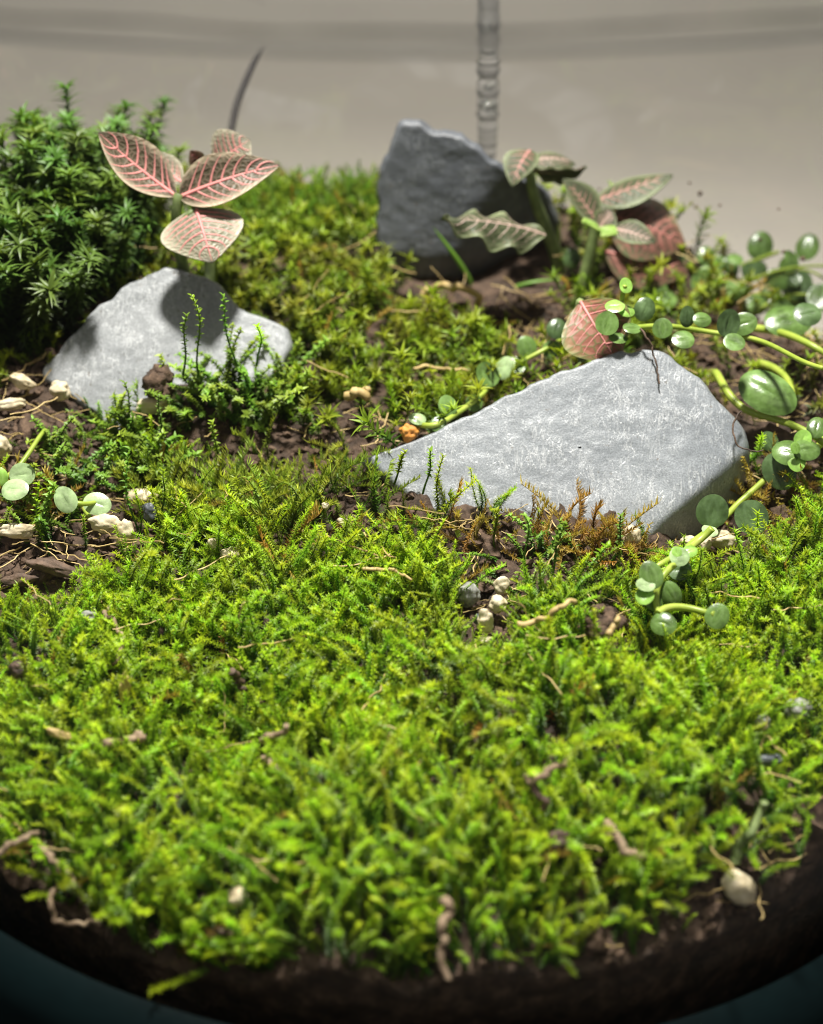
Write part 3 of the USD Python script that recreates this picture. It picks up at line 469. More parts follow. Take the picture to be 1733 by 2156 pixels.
creeper('rosette of fresh leaves on a vine at the right edge below the slate corner', [[(1745, 905, .006), (1690, 960, .005), (1640, 985, .005), (1600, 1020, .005), (1555, 1060, .005), (1520, 1095, .005), (1480, 1125, .005), (1440, 1160, .005)]],
  [((1640, 990, .006), 84, (-.2, -.85, .5), (.5, -.2, -.9), K_), ((1661, 950, .009), 66, (-.2, -.55, .8), (-.8, .2, .3), G_), ((1700, 945, .010), 62, (.2, -.5, .85), (1, .1, .2), G_), ((1678, 968, .009), 50, (0, -.6, .8), (-.1, -1, -.4), Y_), ((1690, 925, .010), 40, (-.1, -.8, .6), (.4, .2, 1), Y_), ((1675, 944, .011), 26, (0, -.8, .6), (-.2, .3, 1), Y_),
   ((1500, 1078, .008), 72, (.0, -.93, .35), (.2, 0, 1), K_), ((1582, 1088, .007), 76, (-.25, -.85, .4), (.35, 0, -1), K_), ((1494, 1117, .006), 36, (.1, -.25, .97), (1, 0, 0), P_), ((1720, 900, .009), 50, (-.1, -.6, .8), (.3, .5, .6), G_), ((1620, 930, .004), 44, (.1, -.8, .5), (-.4, .1, .9), K_)], 5, .00052)
creeper('vine tip with bright young leaves ending in the front moss at right', [[(1500, 1112, 0.0090), (1455, 1152, 0.0080), (1415, 1175, 0.0080), (1380, 1195, 0.0080)], [(1450, 1150, 0.0090), (1430, 1180, 0.0090), (1395, 1215, 0.0090), (1382, 1250, 0.0080), (1392, 1295, 0.0070)], [(1385, 1292, 0.0070), (1430, 1278, 0.0080), (1475, 1286, 0.0080), (1505, 1293, 0.0090)]],
  [((1372, 1212, 0.0110), 62, (-.1, -.72, .7), (-.3, .1, 1), G_), ((1360, 1232, 0.0100), 42, (.1, -.4, .9), (-1, 0, 0), P_), ((1358, 1252, 0.0090), 44, (-.2, -.5, .85), (-.5, -.6, -.3), Y_), ((1430, 1172, 0.0100), 44, (.2, -.6, .8), (1, 0, 0.2030), P_), ((1425, 1162, 0.0120), 24, (0, -.6, .8), (0, 0, 1), Y_), ((1452, 1160, 0.0100), 34, (0, -.5, .85), (.8, .2, .2), Y_), ((1410, 1250, 0.0080), 58, (-.3, -.8, .4), (.6, 0, -1), G_),
   ((1510, 1298, 0.0090), 56, (-.1, -.75, .65), (.4, 0, .9), G_), ((1395, 1312, 0.0070), 56, (-.2, -.6, .8), (1, -.3, -.2), G_), ((1378, 1265, 0.0070), 40, (.2, -.7, .6), (0, -.2, -1), G_), ((1430, 1200, 0.0070), 50, (0, -.6, .8), (1, .1, 0), K_)], 6, .0005)
creeper('pair of pale thin leaves and stalks at the left edge', [[(-10, 1010, .004), (20, 1000, .005), (60, 955, .005), (95, 905, .004)], [(150, 1055, .005), (165, 1060, .005), (200, 1058, .005)], [(170, 1060, .003), (190, 1090, .002)]],
  [((46, 1000, .008), 54, (.1, -.8, .6), (1, 0, .3), P_), ((30, 1030, .007), 58, (0, -.5, .85), (1, 0, 0), P_), ((138, 1053, .007), 60, (0, -.75, .65), (-.4, 0, 1), P_), ((203, 1060, .005), 60, (.1, -.55, .8), (1, -.3, 0), P_), ((0, 1005, .007), 40, (.2, -.8, .6), (0, 0, 1), Y_)], 7, .0004)

ORANGE = noise_mat('orange_leaf', [(.3, (.35, .12, .02)), (.7, (.6, .28, .05))], 500)
# ------------------------------------------------------------------ pebbles, chips, twigs
def pebble(px, py, wpx, hpx, label, mat=PEBBLE, seed=1, rot=0., cat='pebble', group=None, h=None, sub=3, rough=.42, freq=1.6):
    c = at(px, py, h if h is not None else .0018 + .25 * min(wpx, hpx) * 7e-5); s = pxsize(c)
    v, f = rock(1, seed, (.55, .5, .55), rough, sub, freq); c0, c1 = v.min(0), v.max(0); v = (v - (c0 + c1) / 2) / (c1 - c0)
    v = v * np.array([wpx * s, min(wpx, hpx) * s * .9, hpx * s * 1.05]); cr, sr = math.cos(rot), math.sin(rot)
    v = v @ np.array([[cr, 0, sr], [0, 1, 0], [-sr, 0, cr]]).T
    whole('pebble' if cat == 'pebble' else cat.replace(' ', '_'), (v + c, f), mat, label, cat, smooth=60, group=group)
pebble(48, 803, 58, 34, 'oblong cream pebble left of the pale slate foot', seed=1, rot=.5)
pebble(125, 822, 46, 44, 'round cream pebble touching the left foot of the pale slate', seed=2)
pebble(330, 852, 92, 40, 'long flat cream pebble in front of the pale slate', seed=3, rot=-.25)
pebble(22, 852, 70, 26, 'flat half buried cream pebble at the left edge above the stalks', seed=4, rot=-.2)
pebble(2, 945, 44, 60, 'tan pebble cut by the left edge of the view', seed=5)
pebble(270, 882, 46, 24, 'small yellowish pebble at the lower tip of the pale slate', seed=6)
pebble(298, 1048, 72, 44, 'blocky cream pebble above the dark slate chip', seed=7, h=0.0035, rot=-.15)
pebble(222, 1102, 74, 42, 'cream pebble leaning on the rounder speckled one at left', seed=8, h=0.0035, rot=.1)
pebble(262, 1122, 44, 62, 'speckled round pebble in the bare soil at left', seed=9, h=0.0035)
pebble(35, 1118, 84, 34, 'flat cream pebble under the yellow moss at the left edge', seed=10, h=0.0030)
pebble(455, 1150, 34, 54, 'upright white pebble in the left middle moss', seed=11, h=0.0045, rough=.4)
pebble(485, 1168, 50, 36, 'angular white pebble beside the upright white one', seed=12, h=0.0045, rough=.4)
pebble(1022, 1308, 36, 62, 'tall white blocky chip in the hollow of the front moss', seed=13, h=0.0040, rough=.5)
pebble(1048, 1272, 38, 38, 'rounded cream pebble above the white blocky chip', seed=14, h=0.0030, rot=.5)
pebble(1056, 1232, 38, 46, 'dull tan pebble at the top of the moss hollow', seed=15, h=0.0030)
pebble(986, 1250, 54, 56, 'grey rounded pebble at the left of the moss hollow', GREYPEB, seed=16, h=0.0030)
pebble(1022, 1348, 30, 20, 'tiny white chip below the tall white one', seed=17, rough=.5)
pebble(1328, 1132, 44, 62, 'yellowish upright pebble below the large slate', seed=18)
pebble(1520, 1135, 66, 40, 'tan pebble under the vine at right', seed=19, rot=.2)
pebble(1486, 1148, 26, 26, 'small white stone beneath the vine at right', seed=20)
pebble(1557, 1868, 66, 96, 'egg shaped cream pebble against the front glass at right', seed=21, rot=-.5, rough=.2, h=.0035)
pebble(1450, 1140, 40, 26, 'cream sliver between vine and large slate', seed=22)
pebble(720, 1098, 30, 18, 'small pale chip in the feathery moss', seed=23, rough=.5)
pebble(686, 1065, 18, 18, 'tiny white grain high in the feathery moss', seed=24, h=.006)
pebble(1680, 1495, 62, 52, 'brownish grey clod at the far right of the moss', GREYPEB, seed=25, h=.005, rough=.5)
pebble(1606, 1520, 34, 34, 'small glassy pebble beside the grey clod at right', GREYPEB, seed=26, h=.005)
pebble(1620, 1600, 60, 26, 'dark flat stone near the right edge of the moss', CHIP, seed=27, h=.004)
pebble(188, 1296, 34, 22, 'grey pebble lying on the moss at left', GREYPEB, seed=28, h=.006)
pebble(500, 1888, 44, 40, 'pale blurred pebble near the front glass at left', seed=29, h=.006)
pebble(40, 1412, 44, 44, 'dark clod in the moss at the left edge', DARKTWIG, seed=30, h=.005, rough=.5)
pebble(316, 1082, 34, 54, 'dark blue-grey slate chip below the blocky pebble', CHIP, seed=31, cat='slate chip', rough=.45, h=.0035)
pebble(1008, 1305, 22, 34, 'small black chip touching the white blocky one', CHIP, seed=32, cat='slate chip', rough=.5)
pebble(1175, 1772, 50, 54, 'dark round clod sunk in the front moss', DARKTWIG, seed=33, cat='soil clod', rough=.5, h=.006)
pebble(112, 1196, 120, 34, 'curved brown bark chip on the bare soil at the left edge', DARKTWIG, seed=41, rot=.35, cat='bark chip', rough=.45)
pebble(40, 1222, 90, 30, 'flat rusty bark chip below the curved one at the left edge', DARKTWIG, seed=42, rot=-.1, cat='bark chip', rough=.45)
pebble(263, 1447, 26, 86, 'torn tan scrap of dry leaf standing in the left front moss', STRAW, seed=43, rot=.15, cat='dry leaf', rough=.6, h=.0065)
pebble(125, 1545, 60, 22, 'yellowed leaf scrap lying on the moss at left', STRAW, seed=44, rot=.4, cat='dry leaf', rough=.4, h=.006)
pebble(862, 912, 46, 40, 'orange leaf scrap at the lower end of the slender vine', ORANGE, seed=45, cat='dry leaf', rough=.6, h=.002)
def clod(px, py, w, label, seed, h=.003):
    c = at(px, py, h); s = w * pxsize(c) / 2; vs = []; g = np.random.default_rng(seed)
    for k in range(9):
        v, f = rock(s * g.uniform(.35, .62), seed + k, rough=.6, sub=2, freq=2.2); vs.append((v + c + g.normal(0, .42, 3) * s * np.array([1, .7, .55]), f))
    whole('soil_clod', merge(vs), CRUMB, label, 'soil clod', smooth=50)
clod(1265, 1305, 92, 'crumbly brown clod in the moss left of the vine tip', 50, .005)
clod(322, 812, 78, 'brown clod resting against the lower face of the pale slate', 60, .005)
clod(560, 1495, 50, 'dull clod sunk in the middle of the front moss', 70, .002)
clod(870, 1560, 60, 'reddish brown clod in a dark gap of the front moss', 80, .001)
clod(1080, 1490, 70, 'flaky grey-brown clod right of the middle of the moss', 90, .003)
def twig(pts, r, label, mat=TWIG, cat='twig', knots=.12, seed=0):
    p = spline([W(q) for q in pts], 12 * len(pts)); n = len(p); w = (noise(np.stack([np.arange(n) * .2] * 3, 1) + seed, seed) - .5)
    p = p + (np.stack([noise(np.stack([np.arange(n) * .11 + 9 * k] * 3, 1), seed + k) for k in range(3)], 1) - .5) * r * 2.4
    whole('root_fibre' if cat == 'root fibre' else cat.replace(' ', '_'), tube(p, r * (1 + knots * 2 * w) * (1 - .3 * np.linspace(0, 1, n)), 7), mat, label, cat, smooth=True)
twig([(203, 1566, .006), (245, 1562, .0065), (285, 1556, .006), (312, 1555, .006)], .00052, 'short straight pale twig lying on the moss at left', seed=1)
twig([(232, 1278, .006), (236, 1310, .006), (258, 1335, .006), (252, 1372, .006), (236, 1400, .005)], .00030, 'curved brown root lying on the left moss', seed=2)
twig([(496, 1412, .008), (503, 1440, .006), (508, 1470, .004)], .00045, 'dark stub sticking up from the moss left of centre', DARKTWIG, seed=3)
twig([(558, 1555, .007), (580, 1550, .008), (606, 1535, .009)], .00045, 'pinkish dry sprig above the front moss', TWIG, seed=4)
twig([(552, 1595, .006), (570, 1608, .006), (590, 1622, .006)], .0004, 'second dry sprig just under the pinkish one', TWIG, seed=5)
twig([(942, 1888, .009), (935, 1930, .009), (924, 1985, .008), (934, 2060, .006)], .00052, 'long pale curved twig hanging in front of the moss near the glass', seed=6)
twig([(1112, 1628, .009), (1130, 1665, .009), (1150, 1705, .007)], .00048, 'dark bent twig right of centre in the front moss', DARKTWIG, seed=7)
twig([(1290, 1735, .006), (1300, 1765, .007), (1330, 1800, .007), (1352, 1808, .007)], .0006, 'tan crooked twig with a broken end at lower right', seed=8)
twig([(1110, 1650, .010), (1150, 1625, .010), (1200, 1600, .008)], .0004, 'brown twig slanting up behind the dark bent one', seed=9)
twig([(766, 1199, .006), (810, 1198, .0065), (838, 1204, .006), (862, 1216, .005)], .00028, 'thin straw coloured twig across the upper front moss', STRAW, seed=10)
twig([(1095, 1322, .006), (1140, 1300, .007), (1185, 1278, .008), (1215, 1266, .007)], .0004, 'straw coloured stalk left of the brown clod', STRAW, seed=11)
twig([(1284, 1338, .009), (1296, 1312, .010), (1306, 1296, .011)], .0004, 'short pale stick leaning on the brown clod', STRAW, seed=12)
twig([(0, 1790, .008), (40, 1768, .009), (75, 1752, .008)], .0004, 'blurred twig at the left edge of the front moss', seed=13)
twig([(75, 1785, .006), (110, 1805, .007), (150, 1845, .005), (170, 1870, .004)], .0004, 'brown root piece behind the left front glass', seed=14)
twig([(120, 1870, .004), (105, 1900, .005), (120, 1935, .004), (170, 1940, .004), (205, 1950, .003)], .00035, 'pale hooked root in the left front soil', seed=15)
twig([(430, 1985, .003), (470, 1960, .004), (510, 1990, .003), (520, 2030, .002)], .0005, 'brown bark curl in the left front soil', DARKTWIG, seed=16)
twig([(1545, 1820, .004), (1580, 1750, .007), (1620, 1690, .009)], .0006, 'dull green blurred stalk above the egg shaped pebble', MOSS_B if False else NSTEM, seed=17)
twig([(735, 838, .006), (760, 828, .006), (778, 820, .006)], .0007, 'pale splinter in the middle moss', STRAW, seed=18)
twig([(895, 612, .004), (930, 600, .007), (965, 600, .008), (995, 618, .006), (1010, 640, .003)], .0007, 'arched straw coloured stalk in the moss before the dark slate', STRAW, seed=19)
twig([(870, 775, .005), (930, 776, .005), (985, 778, .005)], .0003, 'thin reddish straw lying across the middle moss', STRAW, seed=20)
FR = lambda px, py, o=.0006: on_face(px, py, A2, N2) + nz(N2) * o
twig([FR(1345, 705, .002), FR(1366, 732, .0015), FR(1378, 760), FR(1384, 785), FR(1388, 812)], .00016, 'thin withered thread hanging over the top of the large slate', DARKTWIG, 'root fibre', seed=21)
twig([FR(1560, 868), FR(1540, 900, .001), FR(1546, 935, .001), FR(1566, 952, .0012), FR(1600, 956, .002)], .00014, 'brown root crossing the right corner of the large slate', DARKTWIG, 'root fibre', seed=22)
def hair(pts, label, seed): twig(pts, .00008, label, STRAW, 'root fibre', 0, seed)
hair([(500, 1460, .008), (503, 1435, .010), (520, 1425, .010), (530, 1430, .009)] if False else [(507, 1310 + 0, .008), (505, 1290, .010), (515, 1268, .011), (530, 1270, .010)], 'fine white hair curling above the moss left of centre', 31)
hair([(352, 1276, .008), (362, 1262, .010), (384, 1265, .009)], 'fine white hair near the curved brown root', 32)
def blade(pts, w, label):
    p = spline([W(q) for q in pts], 24); t = np.gradient(p, axis=0); s = np.cross(t, [0, -.6, .8]); s /= np.linalg.norm(s, axis=1, keepdims=True); u = np.linspace(0, 1, 24)
    ww = w * (1 - u ** 3)[:, None] + 1e-5; n = np.cross(s, t); n /= np.linalg.norm(n, axis=1, keepdims=True)
    v = np.stack([p - s * ww, p + n * w * .35, p + s * ww, p - n * w * .15], 1).reshape(-1, 3); f = []
    for i in range(23):
        for k in range(4): f.append((i * 4 + k, i * 4 + (k + 1) % 4, i * 4 + 4 + (k + 1) % 4, i * 4 + 4 + k))
    whole('grass_blade', merge([(v, np.array(f))]), GRASS, label, 'grass', smooth=60)
yb = at(990, 600)[1]
blade([(995, 605, 'y', yb), (975, 565, 'y', yb - .002), (945, 522, 'y', yb - .003), (912, 478, 'y', yb - .003)], .00055, 'short green grass blade leaning left before the dark slate')
blade([(1045, 630, 'y', yb - .004), (1085, 604, 'y', yb - .004), (1135, 592, 'y', yb - .004), (1190, 588, 'y', yb - .003)], .00045, 'arching green grass blade right of the dark slate foot')
# ------------------------------------------------------------------ moss: shoots as meshes, spread over the soil
def leafblade(L, Wd, bend, fold):
    """pointed leaf along +x, 6 triangles; returns v, f, v-coordinate"""
    u = np.array([0, .35, .7]); wv = np.array([.5, 1.0, .55]) * Wd / 2; z = bend * L * u ** 2
    v = [];
    for k in range(3): v += [(u[k] * L, -wv[k], z[k] + fold * wv[k]), (u[k] * L, 0, z[k]), (u[k] * L, wv[k], z[k] + fold * wv[k])]
    v.append((L, 0, bend * L)); f = []
    for k in range(2): a = 3 * k; f += [(a, a + 3, a + 4), (a, a + 4, a + 1), (a + 1, a + 4, a + 5), (a + 1, a + 5, a + 2)]
    f += [(6, 9, 7), (7, 9, 8)]
    return np.array(v), np.array(f)
def shoot(h, n, L, Wd, el0, el1, g, lean=.25, bend=-.3, fold=.5, start=.1, lscale=(.75, 1.05), stem=.00012, flat=False, top_n=0):
    """a moss shoot: curved stem, spiral of n pointed leaves whose angle above the stem's cross plane runs from el0 (low) to el1 (tip)"""
    az = g.uniform(0, 6.28); t = np.linspace(0, 1, 7); off = lean * h * t ** 2
    path = np.stack([off * math.cos(az) + .05 * h * np.sin(t * 5 + az), off * math.sin(az) + .05 * h * np.cos(t * 4 + az), h * t * (1 - .15 * lean)], 1); path -= path[0]
    V, F = tube(path, stem * (1 - .6 * t), 4); vs, fs, us = [V], [F], [np.r_[np.repeat(t, 4), 0, 1] * .5]; cnt = len(V)
    for k in range(n + top_n):
        s = start + (1 - start) * (k + .5) / n if k < n else 1.0
        ph = k * 2.39996 + g.normal(0, .25) if not flat else (k % 2) * math.pi + az + g.normal(0, .35)
        el = el0 + (el1 - el0) * s ** 1.5 + g.normal(0, .14)
        if k >= n: el = g.uniform(.2, 1.2)
        l = L * (lscale[0] + (lscale[1] - lscale[0]) * s) * g.uniform(.75, 1.2); v, f = leafblade(l, Wd * g.uniform(.8, 1.2), bend + g.normal(0, .15), fold)
        ce, se = math.cos(el), math.sin(el); v = np.stack([v[:, 0] * ce - v[:, 2] * se, v[:, 1], v[:, 0] * se + v[:, 2] * ce], 1)
        cp, sp_ = math.cos(ph), math.sin(ph); v = np.stack([v[:, 0] * cp - v[:, 1] * sp_, v[:, 0] * sp_ + v[:, 1] * cp, v[:, 2]], 1)
        q = np.array([np.interp(s, t, path[:, c]) for c in range(3)]); vs.append(v + q); fs.append(f + cnt); cnt += len(v)
        us.append(np.clip(np.r_[[s * .85] * 3, [s * .9] * 3, [s * .95] * 3, s] + .08 * (s > .8), 0, 1))
    u = np.concatenate(us); return np.vstack(vs), np.vstack(fs), np.stack([0 * u, u], 1)
def quats(n, tilt, g, lean=None):
    """random turn, then a tilt about a level axis (optionally leaning towards a direction)"""
    yaw = g.uniform(0, 2 * math.pi, n); a = g.uniform(0, 2 * math.pi, n); tl = np.abs(g.normal(0, tilt, n))
    ax, ay = np.cos(a) * np.sin(tl / 2), np.sin(a) * np.sin(tl / 2); w = np.cos(tl / 2)
    if lean is not None: ax, ay = ax + lean[:, 0], ay + lean[:, 1]
    cz, sz = np.cos(yaw / 2), np.sin(yaw / 2)
    q = np.stack([w * cz, ax * cz + ay * sz, ay * cz - ax * sz, w * sz], 1); return q / np.linalg.norm(q, axis=1, keepdims=True)
def scatter(name, label, cat, protos, mat, pos, scale, quat, g, pname='shoot'):
    path = uniq('/World', name); pi = UsdGeom.PointInstancer.Define(stage, path); meta(pi.GetPrim(), label, cat, kind='stuff'); ps = []
    for k, pr in enumerate(protos):
        p = f'{path}/{pname}' + (f'_{k:03d}' if k else ''); uv = pr[2] if len(pr) > 2 else None
        usdkit.mesh(stage, p, (pr[0], pr[1]), mat, smooth=True if uv is not None else 25, uv=uv); ps.append(Sdf.Path(p))
    pi.CreatePrototypesRel().SetTargets(ps); n = len(pos)
    pi.CreateProtoIndicesAttr(Vt.IntArray.FromNumpy(g.integers(0, len(protos), n).astype(np.int32)))
    pi.CreatePositionsAttr(Vt.Vec3fArray.FromNumpy(np.asarray(pos, np.float32)))
    sc = np.repeat(np.asarray(scale, np.float32)[:, None], 3, 1) if np.ndim(scale) == 1 else np.asarray(scale, np.float32)
    pi.CreateScalesAttr(Vt.Vec3fArray.FromNumpy(sc))
    pi.CreateOrientationsAttr(Vt.QuathArray([Gf.Quath(*map(float, q)) for q in quat]))
    return path
def ground_points(spacing, g, jitter=.45, rmax=.0742):
    k = np.arange(-.077, .077, spacing); X, Y = np.meshgrid(k, k); X = X + (np.arange(len(k))[:, None] % 2) * spacing / 2
    p = np.stack([X.ravel(), Y.ravel()], 1) + g.uniform(-jitter, jitter, (X.size, 2)) * spacing
    p = p[np.hypot(p[:, 0], p[:, 1]) < rmax]; z = terrain(p[:, 0], p[:, 1]); p = np.c_[p, z]; q = project(p)
    keep = (q[:, 0] > -120) & (q[:, 0] < PW + 120) & (q[:, 1] < PH + 60); return p[keep], q[keep]
def inside(q, poly): return contains_xy(Polygon(poly), q[:, 0], q[:, 1])
def ell(q, cx, cy, rx, ry): return ((q[:, 0] - cx) / rx) ** 2 + ((q[:, 1] - cy) / ry) ** 2
STONE = [Polygon(L_out), Polygon(R_out), Polygon(B_out)]
BARE = [[(1470, 1800), (1650, 1800), (1650, 2000), (1500, 2000)], [(-120, 960), (110, 960), (230, 1030), (230, 1120), (-120, 1120)], [(790, 545), (1000, 560), (1010, 650), (800, 620)], [(-120, 775), (90, 775), (200, 850), (290, 885), (250, 912), (100, 905), (-120, 1010)], [(960, 565), (1180, 560), (1210, 690), (1080, 680), (1000, 640)], [(-120, 1095), (120, 1125), (210, 1060), (290, 1020), (350, 1040), (350, 1110), (300, 1160), (220, 1200), (140, 1255), (40, 1260), (-120, 1225)],
        [(290, 840), (380, 890), (520, 885), (640, 905), (720, 960), (640, 985), (520, 960), (420, 945), (330, 900)], [(640, 870), (830, 880), (900, 930), (760, 975), (690, 960)],
        [(965, 1215), (1060, 1195), (1120, 1270), (1070, 1350), (990, 1360), (960, 1290)], [(1215, 1270), (1330, 1265), (1340, 1340), (1240, 1370)],
        [(1440, 720), (1733, 690), (1900, 900), (1733, 1010), (1580, 980), (1600, 900), (1500, 800)], [(1480, 1060), (1600, 980), (1800, 1010), (1640, 1100), (1520, 1180), (1400, 1180)],
        [(930, 1090), (1480, 1090), (1420, 1180), (1330, 1200), (1000, 1190), (900, 1150)], [(1180, 2030), (1330, 1950), (1500, 1850), (1650, 1740), (1800, 1640), (1900, 1700), (1733, 1900), (1400, 2100), (1000, 2180), (1050, 2110)],
        [(-100, 1810), (60, 1835), (180, 1945), (300, 2010), (560, 2065), (720, 2110), (700, 2180), (-100, 2000)], [(1040, 700), (1200, 680), (1240, 760), (1100, 800)], [(760, 1040), (840, 1020), (900, 1060), (860, 1130), (700, 1140), (680, 1090)]]
def bare(q):
    b = np.zeros(len(q), bool)
    for p in BARE: b |= inside(q, p)
    return b
def in_stone(p, q):
    """roughly where a stone stands"""
    b = np.zeros(len(p), bool)
    for (A, N, dpt) in ((A1, N1, .013), (A2, N2, .015), (A3, N3, .014)):
        n = nz(N); s = (p - A) @ n; out = (L_out, R_out, B_out)[[id(A1), id(A2), id(A3)].index(id(A))]
        f = p - s[:, None] * n; b |= (s < .0014) & (s > -dpt) & inside(project(f), out)
    return b
g = np.random.default_rng(21)
VISA = [shoot(h_, int(70 + 8600 * h_), .00064, .00014, .05, 1.05, g, lean=g.uniform(.1, .7), start=.15, fold=.35) for h_ in (.0048, .0055, .0062, .0070, .0078, .0086, .0100, .0066, .0074)]
VISB = [shoot(g.uniform(.006, .010), 80, .00110, .00018, .35, 1.1, g, lean=g.uniform(.4, 1.0), bend=.2) for _ in range(5)]
VISM = [shoot(g.uniform(.005, .008), 40, .00160, .00036, .25, 1.05, g, lean=g.uniform(.1, .5), bend=-.2, lscale=(.6, 1.1), top_n=6) for _ in range(6)]
VISC = [shoot(g.uniform(.018, .026), 110, .0031, .00068, .0, .7, g, lean=g.uniform(.1, .5), bend=-.35, stem=.0003, lscale=(.8, 1.0), top_n=10, start=.1) for _ in range(7)]
VISD = [shoot(g.uniform(.005, .008), 64, .00075, .00042, -.1, .7, g, lean=g.uniform(.3, .9)) for _ in range(5)]
p, q = ground_points(.00073, g)
cell = noise(np.c_[p[:, :2] * 190, 0 * p[:, 0]], 31); cell2 = noise(np.c_[p[:, :2] * 420, 0 * p[:, 0] + 4], 33)
isbare = bare(q); stone = in_stone(p, q); u = g.random(len(p))
left = (ell(q, 20, 660, 330, 260) < 1) & (p[:, 1] > .012); star = inside(q, [(-150, 420), (280, 400), (335, 470), (320, 570), (230, 630), (90, 745), (-150, 775)])
frond = (ell(q, 490, 830, 130, 95) < 1) | (ell(q, 210, 960, 130, 85) < 1) | (ell(q, 90, 1115, 80, 45) < 1) | (ell(q, 1160, 1215, 120, 60) < 1); feather = (ell(q, 640, 1050, 330, 95) < 1)
hedge = (ell(q, 620, 440, 190, 90) < 1)
mid = (q[:, 1] < 960) & ~frond & ~star; front = (q[:, 1] >= 960) & ~frond & ~feather
sparse_r = (q[:, 0] > 1150) & (q[:, 1] < 1000)
base_ok = ~stone
dens = np.clip(1.0 - 2.2 * np.clip(cell - .52, 0, 1) - .8 * (cell2 - .5), .06, 1)
A = base_ok & front & (u < np.where(isbare, np.where((q[:, 1] > 1700) & (ell(q, 1560, 1900, 110, 110) > 1), .14, .008), dens))
up = q.copy(); low = np.ones(len(q))
for dy in (25, 50, 75): low *= np.where(bare(q - [0, dy]) & ~isbare, .72, 1)
low = np.where(q[:, 1] > 1900, 1, low)
def lean_of(p, k=.12):
    e = .002; gx = (lump(p[:, 0] + e, p[:, 1]) - lump(p[:, 0] - e, p[:, 1])) / (2 * e); gy = (lump(p[:, 0], p[:, 1] + e) - lump(p[:, 0], p[:, 1] - e)) / (2 * e)
    return np.stack([gy, -gx], 1) * k * 4                       # shoots on a hummock splay outwards
def put(name, label, cat, vis, mat, sel, smin, smax, tilt, sink=.0008):
    s = g.uniform(smin, smax, sel.sum()) * (.62 + .75 * cell[sel]) * low[sel]; P = p[sel].copy(); P[:, 2] -= sink
    scatter(name, label, cat, vis, mat, P, s, quats(sel.sum(), tilt, g, lean_of(p[sel])), g)
put('carpet_moss', 'bright green spiky moss carpet filling the front of the jar', 'moss', VISA, MOSS_A, A, .75, 1.15, .30)
B = base_ok & feather & (u < np.where(isbare, .13, .48))
put('feathery_moss', 'fine yellowish feathery moss between the slates and the front carpet', 'moss', VISB, MOSS_B, B, .7, 1.1, .45)
Dm = base_ok & frond & (u < np.where(isbare, .16, .56))
put('frond_moss', 'dark green lacy moss around the foot of the pale slate', 'moss', VISD, MOSS_D, Dm, .75, 1.2, .4)
Mm = base_ok & mid & ~hedge & (u < np.where(isbare, .02, np.where(sparse_r, .06, .20 * dens)))
put('middle_moss', 'yellow-green starry moss between the three slates', 'moss', VISM, MOSS_M, Mm, .7, 1.15, .35)
H = base_ok & hedge & (u < .8)
put('back_moss', 'blurred green moss hedge along the back glass left of the dark slate', 'moss', VISB, MOSS_D, H, .6, .95, .3)
S = base_ok & star & (u < .19)
def star_scale(P): return np.clip(1.06 - .42 * (P[:, 0] + .075) / .04, .5, 1.15)
ss = star_scale(p[S]) * g.uniform(.85, 1.1, S.sum())
scatter('star_moss', 'tall dark green star moss clump at the left back', 'moss', VISC, MOSS_C, p[S] - [0, 0, .002], ss, quats(S.sum(), .25, g), g)
Yd = base_ok & isbare & ((ell(q, 1180, 1120, 290, 60) < 1) | (ell(q, 1290, 1195, 90, 60) < 1) | (ell(q, 50, 1060, 100, 45) < 1) | (ell(q, 1640, 1080, 120, 80) < 1)) & (u < .32)
Y2 = base_ok & ~isbare & (u > .975) & (cell > .5)
put('dry_moss', 'yellow dry moss below the large slate and at the edges', 'moss', VISB, MOSS_Y, Yd | Y2, .6, 1.0, .9, .0008)
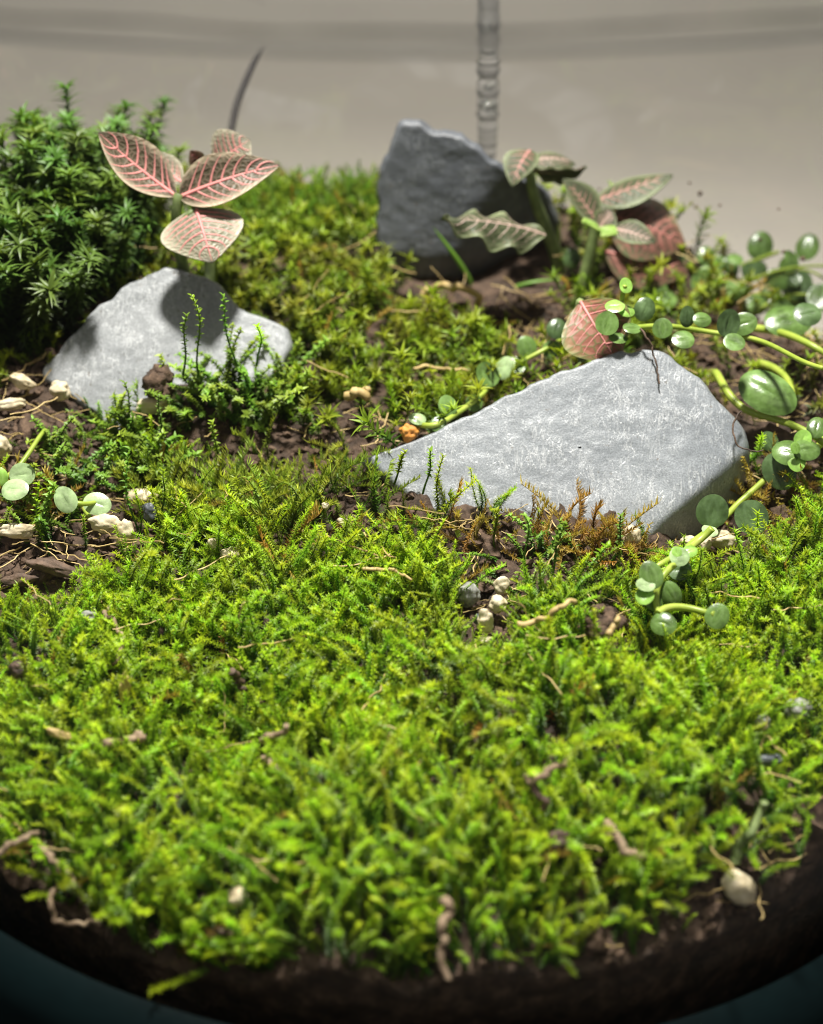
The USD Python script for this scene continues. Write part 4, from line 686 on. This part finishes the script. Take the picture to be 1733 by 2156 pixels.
# tall thin sprigs that stand out of the moss one by one
def sprig(px, py, hpx, label, seed, mat=MOSS_D, dx=0., n=26, h0=.001, ref=None):
    g2 = np.random.default_rng(seed); b = at_y(px, py, at(px, ref)[1]) if ref else at(px, py, h0); h = hpx * pxsize(b) * 1.12
    V, F, uv = shoot(h, n, .0008, .0005, .1, .9, g2, lean=abs(dx) + .08, start=.35, stem=.00016, bend=-.2); uv[:, 1] = .35 + .65 * uv[:, 1]
    whole('moss_sprig', (V + b, F), mat, label, 'moss sprig', uv=uv, group=None)
for k, (px, py, hp, lab) in enumerate([(418, 795, 170, 'tall beaded sprig before the shadow on the pale slate'), (385, 790, 130, 'thin sprig left of the tall beaded one on the pale slate'), (500, 770, 130, 'sprig before the right corner of the pale slate'), (540, 770, 110, 'rightmost sprig before the pale slate'),
        (282, 960, 150, 'sprig with pale beads below the tip of the pale slate'), (330, 960, 145, 'sprig right of the flat cream pebble'), (332, 1110, 160, 'leafy sprig beside the blocky pebble'), (292, 1120, 150, 'sprig left of the dark slate chip'), (452, 990, 110, 'sprig in the lacy moss left of centre'), (105, 1170, 140, 'yellow-green sprig over the pale leaves at left'),
        (620, 1110, 120, 'sprig in the feathery moss left of centre'), (570, 1120, 110, 'shorter sprig left in the feathery moss'), (1042, 1160, 90, 'sprig before the left foot of the large slate'), (1105, 1195, 130, 'first tall sprig below the large slate'), (1160, 1220, 120, 'second tall sprig below the large slate'), (1222, 1230, 120, 'third tall sprig below the large slate'), (1288, 1190, 120, 'sprig crossing the lower edge of the large slate'), (890, 1040, 110, 'sprig at the left tip of the large slate'), (830, 1020, 80, 'small sprig leaning over the left tip of the large slate')]):
    sprig(px, py, hp, lab, 200 + k, MOSS_D if k % 3 else MOSS_A, dx=(k % 4) * .12, ref=900 if k < 4 else 1075 if k > 16 else None)
# crumbs of soil and dry fibres
CR = [rock(1, 300 + k, (1.1, .75, .6), .95, 1, 2.6) for k in range(8)]
p2, q2 = ground_points(.00115, g); u2 = g.random(len(p2)); b2 = bare(q2) | (q2[:, 1] < 1000) & (np.hypot(p2[:, 0], p2[:, 1]) > .0); k2 = ~in_stone(p2, q2) & (u2 < np.where(bare(q2), .75, np.where(q2[:, 1] < 1000, .30, .08)))
scatter('soil_crumbs', 'loose brown crumbs of soil among the moss', 'soil', CR, CRUMB, p2[k2] + [0, 0, .0002], g.lognormal(-7.65, .60, k2.sum()), quats(k2.sum(), 1.2, g), g, 'crumb')
FB = []
for k in range(6):
    t = np.linspace(0, 1, 10)[:, None]; c = np.cumsum(g.normal(0, .35, (10, 3)), 0) * .0006
    FB.append(tube(np.c_[t * .007, 0 * t, .0004 + 0 * t] - [.0035, 0, 0] + c * [1, 1, .5], .00009, 4))
p3, q3 = ground_points(.0024, g); u3 = g.random(len(p3)); k3 = ~in_stone(p3, q3) & (u3 < np.where(bare(q3), .55, .045))
scatter('dry_fibres', 'thin straw coloured root fibres strewn over the soil', 'fibres', FB, STRAW, p3[k3] + np.c_[0 * u3[k3], 0 * u3[k3], np.where(bare(q3[k3]), .0012, .0055)], g.uniform(.5, 1.2, k3.sum()), quats(k3.sum(), .5, g), g, 'fibre')
